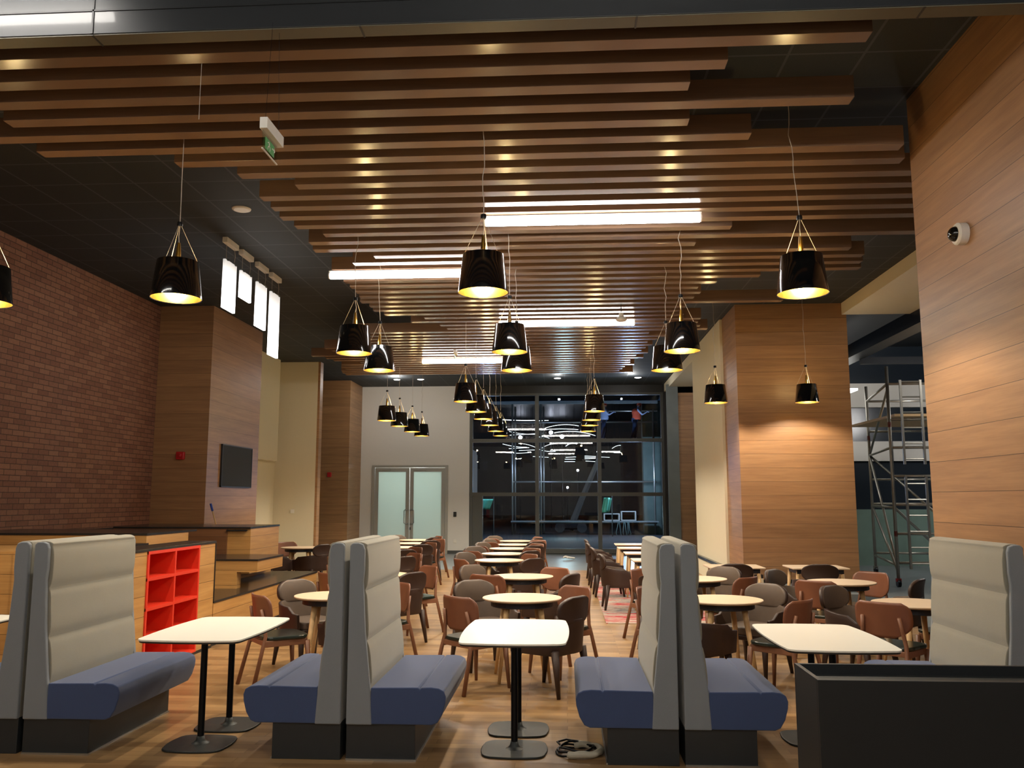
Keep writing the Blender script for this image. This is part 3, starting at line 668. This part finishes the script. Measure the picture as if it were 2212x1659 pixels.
def setting(tx, ty, row, n, chairs, rz=0.0):
    where = 'the %s table, %s' % (n, row)
    put_rtable(tx, ty, 'pale round table on four ash legs, %s in the %s' % (n, row), 'pale round tables', rz)
    for kind, pos, bx, by, rot in chairs:
        put_chair(kind, bx, by, tx, ty, '%s at %s of %s' % (KN[kind], pos, where), CG[kind], rot)
def std(tx, ty, seed, jit=.04):
    r = random.Random(seed)
    out = []
    for kind, pos, dx, dy in (('w', 'front left', -.5, -.54), ('a', 'front right', .50, -.56), ('a', 'back left', -.55, .53), ('w', 'back right', .54, .42)):
        out.append((kind, pos, tx + dx + r.uniform(-jit, jit), ty + dy + r.uniform(-jit, jit), r.uniform(-.2, .2)))
    return out
MR, LR, RR_, RO = 'middle row', 'left row', 'right row', 'outer right row'
setting(-.42, 8.29, MR, 'nearest', [('w', 'front left', -.99, 7.69, .0), ('a', 'front right', .05, 7.66, .35), ('a', 'back left', -.95, 9.03, -.1), ('w', 'back right', .13, 8.68, .1)])
setting(-.53, 10.55, MR, 'second', [('w', 'front left', -.93, 9.88, .1), ('a', 'front right', .03, 9.94, .35), ('a', 'back left', -1.19, 11.1, 0), ('w', 'back right', -.10, 10.98, .1)])
setting(-1.02, 13.27, MR, 'third', [('w', 'front left', -1.56, 12.45, -.4), ('a', 'front right', -.49, 12.45, .2), ('a', 'back left', -1.59, 13.75, 0), ('w', 'back right', -.52, 13.62, 0)])
for n, x, y in (('fourth', -1.07, 14.86), ('fifth', -1.07, 16.39), ('sixth', -1.08, 17.81), ('seventh', -1.11, 19.34)): setting(x, y, MR, n, std(x, y, n))
setting(-2.25, 8.37, LR, 'nearest', [('w', 'front left', -2.80, 7.74, -.2), ('a', 'front right', -1.72, 7.84, .1), ('a', 'back left', -2.80, 8.98, .15), ('w', 'back right', -1.68, 8.92, 0)])
setting(-2.32, 10.7, LR, 'second', [('w', 'front left', -2.85, 10.05, -.2), ('a', 'front right', -1.79, 10.03, .3), ('a', 'back left', -2.85, 11.3, 0), ('w', 'back right', -1.72, 11.15, 0)])
setting(-2.92, 13.3, LR, 'third', [('w', 'front left', -3.45, 12.7, 0), ('a', 'front right', -2.39, 12.75, .2), ('a', 'back left', -3.45, 13.9, 0), ('w', 'back right', -2.37, 13.75, 0)])
for n, x, y in (('fourth', -3.16, 15.02), ('fifth', -3.17, 16.68), ('sixth', -3.25, 18.2), ('seventh', -3.42, 19.64)): setting(x, y, LR, n, std(x, y, n))
setting(-5.11, 16.5, 'corner behind the stepped units', 'only', [('a', 'front left', -5.62, 15.9, 0), ('a', 'front right', -4.55, 16.0, .2), ('w', 'back left', -5.62, 17.1, 0), ('a', 'back right', -4.52, 17.0, 0)])
setting(1.44, 8.26, RR_, 'nearest', [('a', 'front left', .94, 7.62, -.1), ('w', 'front right', 2.03, 7.60, .1), ('w', 'back left', .75, 8.72, 0), ('a', 'back right', 1.97, 8.84, 0)])
setting(1.50, 10.37, RR_, 'second', [('a', 'front left', .98, 9.75, -.1), ('w', 'front right', 2.02, 9.75, .1), ('w', 'back left', .86, 10.83, 0), ('a', 'back right', 1.95, 11.0, 0)])
setting(3.08, 10.05, RO, 'farther', [('w', 'front left', 2.60, 9.38, 0), ('a', 'front right', 3.68, 9.5, .1), ('a', 'back left', 2.50, 10.60, 0), ('w', 'back right', 3.62, 10.55, -.1)])
setting(3.12, 8.07, RO, 'nearer', [('w', 'front left', 2.60, 7.50, 0), ('w', 'back right', 3.74, 8.6, 0), ('a', 'back left', 2.60, 8.68, 0)])
# rectangular tables with pale legs
def make_qtable():
    t = thing('rectangular_table', 'x', 'table')
    obj('tabletop', B(-.375, .375, -.3, .3, .718, .74), M['birch'], t, bevel=.008)
    obj('apron', B(-.31, .31, -.24, .24, .66, .717), M['apron'], t)
    for sx in (-1, 1):
        for sy in (-1, 1): obj('leg', T([(sx * .35, sy * .27, 0), (sx * .29, sy * .21, .70)], .013, 12, .026), M['leg'], t, smooth=True)
    return t
qt = make_qtable()
for k, (x, y, lab) in enumerate(((1.38, 13.5, 'pale rectangular table on the rug right of the aisle, nearest of four'), (1.38, 15.2, 'pale rectangular table on the rug right of the aisle, second of four'), (1.36, 16.75, 'pale rectangular table on the rug right of the aisle, third of four'), (1.38, 18.1, 'pale rectangular table on the rug right of the aisle, farthest of four'),
        (2.32, 12.3, 'pale rectangular table in front of the white right wall'), (3.42, 12.25, 'pale rectangular table in front of the right wooden pier'))):
    if k == 0: qt.location = (x, y, 0); qt['label'] = lab; qt['group'] = 'pale rectangular tables'
    else: dup(qt, (x, y, 0), 0, lab, 'pale rectangular tables')
for k, (x, y) in enumerate(((.58, 13.45), (.50, 15.25), (.46, 16.8), (.46, 18.25))):
    put_chair('a', x, y, x + 1, y + .05, 'brown leather armchair left of the %s rectangular table on the rug' % ('nearest', 'second', 'third', 'farthest')[k], CG['a'])
put_chair('a', 2.2, 11.58, 2.25, 12.6, 'dark brown leather armchair backing the camera at the table before the white wall', CG['a'])
put_chair('a', 3.28, 11.55, 3.4, 12.6, 'dark brown leather armchair backing the camera at the table before the wooden pier', CG['a'])
tag(obj('rug', B(.53, 3.9, 11.9, 14.55, .0, .008), M['rug']), 'nearer faded red, grey and cream rug right of the central aisle', 'rug')
tag(obj('rug', B(.53, 2.9, 14.57, 18.6, .0, .008), M['rug']), 'farther faded red and grey rug under the rectangular tables', 'rug')

# ------------------------------------------------------------------ stepped seating units at left
t = thing('shelf_wall_unit', 'tall oak wall unit with black stone top holding the red cubbyholes', 'cabinet', (0, 0, 0))
obj('body', BB((-4.36, -4.01, 7.4, 8.13, .0, 1.16), (-4.36, -4.01, 9.31, 9.74, 0, 1.16), (-4.36, -4.33, 8.13, 9.31, 0, 1.16), (-4.33, -4.01, 8.13, 9.31, 0, .03)), M['unit'], t, bevel=.002)
obj('stone_top', BB((-4.37, -4.0, 7.39, 9.75, 1.16, 1.185), (-4.37, -4.0, 9.74, 9.755, .50, 1.16)), M['stone'], t, bevel=.002)
bm = bmesh.new()
zs = [.03 + k * (1.13 / 4) for k in range(5)]
for z in zs: box(bm, -4.32, -3.998, 8.13, 9.31, z - .0, z + .03) if z < 1.1 else box(bm, -4.32, -3.998, 8.13, 9.31, 1.13, 1.16)
for y in (8.13, 8.705, 9.28): box(bm, -4.32, -3.997, y, y + .03, .03, 1.16)
box(bm, -4.33, -4.31, 8.13, 9.31, .03, 1.16)
obj('red_cubbyholes', bm, M['red'], t, bevel=.001)
t = thing('low_ledge_unit', 'low oak ledge with glossy black top running back from the red shelf unit', 'bench', (0, 0, 0))
obj('body', B(-5.6, -4.01, 9.76, 13.84, .06, .485), M['unit'], t); obj('stone_top', B(-5.6, -4.0, 9.76, 13.85, .485, .51), M['stone'], t, bevel=.002)
obj('skirting', B(-5.58, -4.03, 9.76, 13.8, 0, .06), M['black'], t)
tag(obj('skirting_strip', B(-4.02, -4.005, 7.4, 9.74, .0, .03), M['black']), 'black skirting strip at the foot of the red shelf unit', 'skirting')
t = thing('overhanging_bench_unit', 'oak bench block with black top cantilevered over the low ledge', 'bench', (0, 0, 0))
obj('body', BB((-5.6, -4.0, 11.1, 12.1, .72, .862), (-5.6, -4.27, 11.1, 11.25, .51, .72), (-5.6, -4.9, 11.25, 12.1, .51, .72)), M['unit'], t); obj('stone_top', B(-5.6, -3.99, 11.09, 12.11, .862, .885), M['stone'], t, bevel=.002)
t = thing('low_backing_block', 'small oak block with black top lying on the low ledge', 'bench', (0, 0, 0))
obj('body', B(-5.6, -4.75, 12.3, 13.8, .51, .58), M['unit'], t); obj('stone_top', B(-5.6, -4.74, 12.3, 13.8, .58, .592), M['stone'], t)
t = thing('tall_step_block', 'tall walnut and oak block with black top behind the ledge', 'cabinet', (0, 0, 0))
obj('front_panel', B(-6.6, -4.9, 12.30, 12.33, 0.6, 1.235), M['unitdark'], t); obj('body', B(-6.6, -4.56, 12.33, 13.56, .595, 1.235), M['unit'], t); obj('stone_top', B(-6.6, -4.55, 12.29, 13.57, 1.235, 1.26), M['stone'], t, bevel=.002)
obj('handle_rail', B(-4.9, -4.6, 12.27, 12.3, 1.2, 1.22), M['black'], t)
t = thing('upper_step_block', 'oak block with long black top against the brick wall', 'cabinet', (0, 0, 0))
obj('body', BB((-7.38, -5.62, 9.95, 11.3, .0, 1.235), (-5.62, -4.93, 9.95, 11.08, .515, 1.235)), M['unit'], t); obj('stone_top', B(-7.38, -4.92, 9.94, 11.31, 1.235, 1.26), M['stone'], t)
t = thing('left_back_unit', 'oak seating block with black top behind the left booth', 'cabinet', (0, 0, 0))
obj('body', B(-7.0, -4.6, 8.2, 9.3, 0, 1.15), M['unit'], t); obj('stone_top', B(-5.32, -4.58, 8.19, 9.3, 1.15, 1.18), M['stone'], t); obj('corner_post', B(-5.37, -5.33, 8.17, 8.2, 0, 1.16), M['unit'], t)
t = thing('step_platform', 'dark base block carrying the raised units against the brick wall', 'platform', (0, 0, 0))
obj('body', BB((-7.38, -5.62, 11.32, 12.28, 0, 1.1), (-7.38, -6.62, 12.3, 14.9, 0, .6)), M['unitdark'], t); obj('stone_top', BB((-7.38, -5.62, 11.32, 12.28, 1.1, 1.12), (-7.38, -6.62, 12.3, 14.9, .6, .62)), M['stone'], t)
t = thing('broom', 'broom handle with blue grip leaning behind the tall block', 'broom', (0, 0, 0))
p0 = at(469, 1142, 14.2); p1 = at(455, 1088, 14.2); dd = (p1 - p0)
pb = p0 - dd.normalized() * ((p0.z - .63) / dd.normalized().z)
obj('handle', T([pb, p0 + dd * .7], .013, 8), M['leg'], t, smooth=True); obj('grip', T([p0 + dd * .7, p1], .02, 8), M['bluep'], t, smooth=True)
obj('brush_head', B(pb.x - .15, pb.x + .15, pb.y - .03, pb.y + .03, .62, .67), M['bluep'], t)

# cable coil on the floor
t = thing('cable_coil', 'coil of cable wrapped in whitish plastic on the floor by the booth', 'cable', (.09, 5.92, 0))
bm = bmesh.new(); r_ = random.Random(3)
for k in range(3):
    pts = []
    for i in range(25):
        a = 2 * PI * i / 24; pts.append((-.03 + (.13 - .012 * k) * math.cos(a) * 1.05, (.12 - .01 * k) * math.sin(a) + .01 * k, .012 + .014 * k + .008 * math.sin(3 * a + k)))
    tube(bm, pts, .0065, 7)
tube(bm, [(-.12, .05, .02), (-.16, .16, .03), (-.10, .24, .025), (-.01, .22, .02), (.03, .12, .03)], .007, 7)
obj('cable_loops', bm, M['pole'], t, smooth=True)
bm = bmesh.new(); pts = []
for i in range(22):
    a = -2.1 + 3.9 * i / 21; pts.append((-.02 + .135 * math.cos(a) * 1.1, .125 * math.sin(a), .026 + .006 * math.sin(5 * i)))
tube(bm, pts, .024, 9)
for v in bm.verts: v.co += Vector((r_.uniform(-.004, .004), r_.uniform(-.004, .004), r_.uniform(-.004, .004)))
obj('plastic_wrap', bm, M['plastic'], t, smooth=True, sub=1)
# small white bundle by the window
bm = bmesh.new(); tube(bm, [(-.1, 0, .03), (-.02, .05, .09), (.06, -.02, .05), (.16, .03, .04), (.26, 0, .03)], .03, 8); tube(bm, [(.0, -.05, .03), (.08, .05, .06), (.22, -.04, .03)], .022, 8)
o = obj('crumpled_bag', bm, M['capw'], smooth=True, sub=1); o.location = (.0, 24.3, 0); tag(o, 'crumpled white bag on the grey floor below the window', 'bag')

# ------------------------------------------------------------------ scaffold tower in the right corridor
t = thing('scaffold_tower', 'aluminium scaffold tower with ladder in the corridor right of the wooden pier', 'scaffold', (0, 0, 0))
F = {'a': (6.32, 17.1), 'b': (6.98, 20.2), 'c': (8.0, 17.0), 'd': (8.6, 20.1)}
hts = {'a': 4.25, 'b': 4.25, 'c': 4.25, 'd': 4.25}
for k_, (x, y) in F.items(): obj('upright', T([(x, y, .12), (x, y, hts[k_])], .032, 10), M['scaff'], t, smooth=True)
for k_, (x, y) in F.items():
    w = obj('castor', T([(x - .03, y, .07), (x + .03, y, .07)], .07, 16), M['pole'], t); obj('castor_fork', B(x - .045, x + .045, y - .03, y + .03, .1, .16), M['redtag'] if k_ == 'a' else M['scaff'], w)
def seg3(k1, z1, k2, z2): return ((*F[k1], z1), (*F[k2], z2))
for z in (.45, 1.0, 1.55, 2.1, 2.65, 3.2, 3.9): obj('crossbar', T(seg3('a', z, 'c', z), .026, 8), M['scaff'], t, smooth=True)
for z in (.45, 1.55, 2.1, 3.2, 3.9): obj('crossbar', T(seg3('b', z, 'd', z), .026, 8), M['scaff'], t, smooth=True)
for z in (.4, 1.5, 2.65, 3.9): obj('crossbar', T(seg3('a', z, 'b', z), .026, 8), M['scaff'], t, smooth=True)
for z in (.4, 1.5, 2.65): obj('crossbar', T(seg3('c', z, 'd', z), .026, 8), M['scaff'], t, smooth=True)
for a_ in (seg3('b', 2.65, 'a', .4), seg3('b', 1.5, 'a', .3), seg3('a', 1.5, 'd', .3), seg3('b', 2.65, 'c', .5), seg3('a', 3.8, 'b', 2.65)): obj('brace', T(a_, .026, 8), M['scaff'], t, smooth=True)
obj('platform_board', BB((6.5, 8.4, 17.3, 19.9, 3.28, 3.33)), M['leg'], t)
for (z0, z1) in ((2.32, 3.95), (.35, 2.1)):
    l = obj('ladder', BB((6.47, 6.51, 16.88, 16.92, z0, z1), (6.85, 6.89, 16.88, 16.92, z0, z1)), M['scaff'], t)
    bm = bmesh.new(); z = z0 + .1
    while z < z1: tube(bm, [(6.49, 16.9, z), (6.87, 16.9, z)], .015, 7); z += .3
    obj('rungs', bm, M['scaff'], l)
for k_, z in (('a', 3.05), ('b', 3.0), ('a', .95)): x, y = F[k_]; obj('clamp', T([(x, y, z), (x, y, z + .1)], .032, 10), M['redtag'], t)
for k, (x, y, z) in enumerate(((8.1, 14.8, 5.0), (8.7, 18.2, 4.2), (6.6, 20.8, 4.2), (6.2, 21.8, 3.72))):
    tag(obj('flat_ceiling_light', B(x - .3, x + .3, y - .3, y + .3, z, z + .05), M['ceillamp'], bevel=.005), 'flat square lamp over the corridor, ' + ('highest near the front', 'right behind the tower', 'left of the tower', 'lowest left of the tower')[k], 'ceiling lamp', 'corridor lamps')

# ------------------------------------------------------------------ outside the window
struct('floor_outside', B(-30, 30, 27.3, 90, -.2, 0), M['rubble'])
struct('ceiling_outside', B(-12, 9, 41.42, 52, 6.36, 7.4), M['black'])
struct('wall_outside_slab', B(-12, 9, 41.2, 41.4, 6.36, 7.4), M['bluelit_slab'])  # blue light falling on the concrete slab is put into its colour
struct('wall_outside_column', B(3.75, 4.6, 41.8, 42.5, 0, 6.35), M['wetcol'])
YS = 41.0
t = thing('scaffold', 'blue lit tube scaffold outside the window', 'scaffold', (0, 0, 0))
def S3(x, y, Y=YS): return at(x, y, Y)
for px in (1107, 1113, 1169, 1175, 1415): p = S3(px, 1100, YS + (0 if px in (1107, 1169, 1415) else 1.2)); obj('upright', T([(p.x, p.y, 0), (p.x, p.y, 6.2 if px != 1415 else 5.9)], .045, 8), M['scaff'], t, smooth=True)
for (xa, xb, y) in ((1105, 1418, 1041), (1105, 1420, 913), (1105, 1420, 1129), (1300, 1420, 888)): a_, b_ = S3(xa, y), S3(xb, y); obj('ledger', T([a_, (b_.x, b_.y, a_.z)], .04, 8), M['scaff'], t, smooth=True)
a_ = S3(1050, 871); b_ = S3(1420, 871); obj('top_beam', B(a_.x, b_.x, YS - .1, YS + .1, a_.z - .06, a_.z + .06), M['concrete'], t)
zp = S3(1300, 950).z; p_ = S3(1292, 950); q_ = S3(1422, 950); obj('walk_board', B(p_.x, q_.x, YS - .7, YS + .5, zp - .05, zp), M['concrete'], t)
a_ = S3(1105, 1125); obj('walk_board', B(a_.x, 4.3, YS - .5, YS + .5, a_.z - .05, a_.z), M['concrete'], t)
t = thing('hose', 'pale green hose looped over the low scaffold board outside the window', 'hose', (0, 0, 0))
bm = bmesh.new()
for k, px in enumerate((1336, 1348, 1356)):
    tube(bm, [S3(px, 1127, YS - .55), S3(px - 5 + 3 * k, 1150, YS - .6), S3(px + 1, 1172 - 6 * k, YS - .6), S3(px + 7, 1165 - 6 * k, YS - .6), S3(px + 4, 1145, YS - .6), S3(px + 2, 1127, YS - .55)], .02, 6)
obj('hose_loops', bm, M['wetcol'], t, smooth=True)
for k, (xa, xb, ya) in enumerate(((1304, 1338, 1109), (1341, 1373, 1104))):
    a_, b_ = S3(xa, 1126, YS), S3(xb, ya, YS); zz = S3(xa, 1125, YS).z
    tag(obj('equipment_crate', BB((a_.x, b_.x, YS - .3, YS + .3, zz + .01, zz + .05), (a_.x, b_.x, YS - .3, YS + .3, b_.z - .04, b_.z), *[(x, x + .05, y, y + .05, zz + .05, b_.z - .04) for x in (a_.x, b_.x - .05) for y in (YS - .3, YS + .25)]), M['alu']), 'open metal crate on the low scaffold board outside, ' + ('left', 'right')[k] + ' of two', 'crate', 'crates on the outside scaffold')
# boom arm
t = thing('boom_lift', 'blue lit boom arm rising behind the window scaffold', 'boom lift', (0, 0, 0))
a_, b_ = S3(1256, 1080, 44), S3(1290, 1000, 44); obj('boom', T([(a_.x - .6, 44, a_.z - 1.5), a_, b_, b_ + (b_ - a_) * .15], .17, 4, .10), M['scaff'], t)
obj('carriage', B(a_.x - 1.3, a_.x + .2, 43.4, 44.8, .15, .6), M['pole'], t, bevel=.08)
for wx in (-1.1, 0): obj('wheel', T([(a_.x + wx, 43.3, .25), (a_.x + wx, 43.5, .25)], .25, 16), M['black'], t)
# workers
def worker(name_lab, x, y, z, lean, vest, arm):
    me = bpy.data.meshes.new('person_body'); P = {'pel': (0, 0, .95), 'waist': (.04 * lean, 0, 1.1), 'chest': (.14 * lean, 0, 1.36), 'neck': (.18 * lean, 0, 1.5), 'head': (.22 * lean, 0, 1.62), 'top': (.23 * lean, 0, 1.72),
        'hl': (0, .1, .9), 'kl': (.06, .12, .5), 'al': (-.02, .12, .08), 'tl': (.12, .12, .04), 'hr': (0, -.1, .9), 'kr': (-.04, -.12, .5), 'ar': (-.16, -.12, .08), 'tr': (-.02, -.12, .04),
        'sl': (.14 * lean, .19, 1.42), 'el': (.14 * lean + .22 * arm, .22, 1.2), 'wl': (.14 * lean + .42 * arm, .16, 1.36), 'sr': (.14 * lean, -.19, 1.42), 'er': (.14 * lean + .2 * arm, -.22, 1.18), 'wr': (.14 * lean + .40 * arm, -.16, 1.3)}
    Rr = {'pel': .15, 'waist': .13, 'chest': .17, 'neck': .06, 'head': .1, 'top': .08, 'hl': .1, 'kl': .07, 'al': .045, 'tl': .04, 'hr': .1, 'kr': .07, 'ar': .045, 'tr': .04, 'sl': .07, 'el': .05, 'wl': .035, 'sr': .07, 'er': .05, 'wr': .035}
    K = list(P); E_ = [('pel', 'waist'), ('waist', 'chest'), ('chest', 'neck'), ('neck', 'head'), ('head', 'top'), ('pel', 'hl'), ('hl', 'kl'), ('kl', 'al'), ('al', 'tl'), ('pel', 'hr'), ('hr', 'kr'), ('kr', 'ar'), ('ar', 'tr'), ('chest', 'sl'), ('sl', 'el'), ('el', 'wl'), ('chest', 'sr'), ('sr', 'er'), ('er', 'wr')]
    n = len(K); pos = [P[k] for k in K]; idx = [(K.index(a), K.index(b)) for a, b in E_]; rad = [Rr[k] for k in K]
    for w, s_ in (('wl', 1), ('wr', -1)):           # fingers and thumb
        base = Vector(P[w])
        for q, (dy, ln) in enumerate(((-.03, .08), (-.01, .095), (.01, .09), (.03, .075))):
            pos += [tuple(base + Vector((.05 * arm, dy, .01))), tuple(base + Vector(((.05 + ln) * arm, dy * 1.3, -.01)))]; rad += [.011, .008]
            idx += [(K.index(w), len(pos) - 2), (len(pos) - 2, len(pos) - 1)]
        pos.append(tuple(base + Vector((.05 * arm, .02 * s_, .06)))); rad.append(.01); idx.append((K.index(w), len(pos) - 1))
    me.from_pydata(pos, idx, []); o = bpy.data.objects.new('person', me); C.objects.link(o); me.materials.append(M['shirt'])
    sk = o.modifiers.new('skin', 'SKIN'); o.modifiers.new('sub', 'SUBSURF').levels = 1
    for i, v in enumerate(me.skin_vertices[0].data): v.radius = (rad[i], rad[i]); v.use_root = (i == 0)
    o.location = (x, y, z); tag(o, name_lab, 'person', 'workers on the scaffold')
    obj('vest', L([(.19, .95), (.215, 1.05), (.20, 1.15), (.225, 1.3), (.22, 1.4), (.13, 1.47), (.09, 1.49)], 16, (.09 * lean, 0, 0)), vest, o, smooth=True)
    bm = L([(.155, 1.02), (.16, .9), (.12, .82)], 12)
    for k in ('l', 'r'):
        tube(bm, [P['h' + k], P['k' + k], P['a' + k]], .115, 10, .07)
    obj('trousers', bm, M['denim'], o, smooth=True)
    obj('helmet', L([(.135, 1.64), (.115, 1.66), (.1, 1.74), (.06, 1.79), (0, 1.8)], 14, (.22 * lean, 0, 0)), M['hivis'], o, smooth=True)
    obj('face', L([(0, 1.52), (.07, 1.55), (.095, 1.61), (.1, 1.66)], 12, (.22 * lean, 0, 0)), M['skin'], o, smooth=True)
p = S3(1372, 950); worker('person in orange vest leaning and working on the scaffold outside the window', p.x, YS, zp, 1, M['hivis'], 1)
p = S3(1305, 950); worker('person in pale clothing standing on the scaffold beside the window mullion', p.x, YS, zp, .2, M['shirt'], 1)
# flood lamps, and streaks of light modelled as hanging glowing strips
for k, (px, py) in enumerate(((1124, 945), (1190, 934), (1214, 943), (1248, 1016), (1226, 1053))):
    p = at(px, py, 50); s_ = .11 if k < 3 else .06
    f = thing('flood_lamp', 'small blue white flood lamp outside the window, ' + ('leftmost', 'second from left', 'brightest right of centre', 'lower one below the strips', 'lowest and faintest')[k], 'lamp', p, group='flood lamps outside')
    obj('lens', L([(0, s_), (s_ * .7, s_ * .7), (s_, 0), (s_ * .7, -s_ * .7), (0, -s_)], 12), M['spot'], f, smooth=True)
    obj('housing', B(-s_, s_, s_ * .8, s_ * 1.8, -s_, s_), M['black'], f); obj('mast', T([(0, s_ * 1.4, -s_), (0, s_ * 1.4, -p.z)], .03, 6), M['black'], f)
strips = [(1076, 906, 1157, 908, 1, 3), (1163, 909, 1185, 908, 0, 2), (1177, 925, 1250, 920, -5, 1.6), (1167, 929, 1249, 928, -2, 1.8), (1197, 935, 1286, 941, -6, 1.8), (1100, 932, 1156, 938, 2, 1.3), (1101, 940, 1156, 937, 0, 1.3), (1164, 944, 1187, 947, -2, 1.3),
          (1086, 959, 1138, 966, 2, 1.3), (1099, 969, 1143, 967, 0, 1.3), (1087, 977, 1148, 977, 2, 1.3), (1121, 973, 1155, 972, 0, 1.2), (1120, 958, 1156, 966, -2, 1.2), (1170, 968, 1196, 959, -2, 1.2), (1165, 971, 1200, 975, 2, 1.2), (1222, 964, 1246, 959, -4, 2.2),
          (1222, 988, 1244, 987, 0, 1.1), (1220, 992, 1243, 992, 0, 1.1), (1219, 997, 1242, 997, 0, 1.1), (1263, 985, 1287, 986, 0, 1.3), (1263, 988, 1287, 989, 0, 1.3), (1263, 991, 1286, 990, 0, 1.3), (1265, 996, 1287, 997, 0, 1.2), (1295, 987, 1317, 988, 0, 1.0), (1322, 969, 1341, 962, -2, 1.1), (1326, 978, 1342, 978, 0, 1.2), (1151, 986, 1185, 988, 0, 1.0), (1115, 992, 1127, 990, 0, 1.2)]
strips.sort(key=lambda q: q[0] + q[2])
for k, (xa, ya, xb, yb, c_, w_) in enumerate(strips):
    Yd = 42.6 + (k * 7 % 9) * .3; pts = []
    for i in range(9):
        q = i / 8; pts.append(at(xa + (xb - xa) * q, ya + (yb - ya) * q + c_ * 4 * q * (1 - q), Yd))
    o = obj('light_streak', T(pts, .007 * w_, 6), M['ledw']); tag(o, 'thin white streak of light outside the window, %s from the left' % ORD[k], 'light strip', 'light streaks outside the window')
    w = bmesh.new()
    for q in (1, 7): tube(w, [pts[q], (pts[q].x, pts[q].y, 6.36)], .004, 4)
    obj('hanging_wire', w, M['black'], o)
for k, (x0, x1, y0, y1, nm) in enumerate(((1034, 1066, 1078, 1100, 'green lit sheet low at the left of the window'), (1299, 1322, 1075, 1107, 'green lit sheet low at the right of the window'))):
    a_, b_ = at(x0, y1, 39), at(x1, y0, 39)
    o = obj('green_sheet', sheet(6, 6, lambda u, v: (Vector((a_.x + (b_.x - a_.x) * (.25 * v + u * .75), 39 + .06 * math.sin(9 * u), a_.z + (b_.z - a_.z) * v)), Vector((0, -1, 0))), .01), M['greenl'], smooth=True); tag(o, nm, 'sheet')
    obj('post', T([(b_.x, 39.05, 0), (b_.x, 39.05, b_.z + .1)], .03, 6), M['black'], o)
for (nm, loc, col, e, sz) in (('work_light', (3.0, 39.0, 2.6), (.45, .65, 1), 500, .3), ('work_light', (-3.5, 38.5, 3.2), (.4, .6, 1), 300, .3), ('work_light', (0, 37.5, 1.0), (.5, .8, .9), 120, .3), ('corridor_light', (8.6, 14.8, 4.5), (1, .96, .90), 170, .4), ('corridor_light', (8.8, 18.2, 4.0), (1, .97, .94), 190, .4), ('recess_light', (5.0, 23.0, 4.6), (.7, .82, 1), 40, .3), ('lobby_light', (-4.9, 28.6, 2.6), (.92, 1, .98), 130, .3), ('downlight_lamp', (-4.9, 24.3, 5.0), (1, .97, .93), 45, .04), ('downlight_lamp', (-.2, 24.3, 5.0), (1, .97, .93), 20, .04), ('downlight_lamp', (1.9, 24.3, 5.0), (1, .97, .93), 20, .04)):
    l = bpy.data.lights.new(nm, 'POINT'); l.energy = e; l.color = col; l.shadow_soft_size = sz; o = bpy.data.objects.new(nm, l); C.objects.link(o); o.location = loc
#END
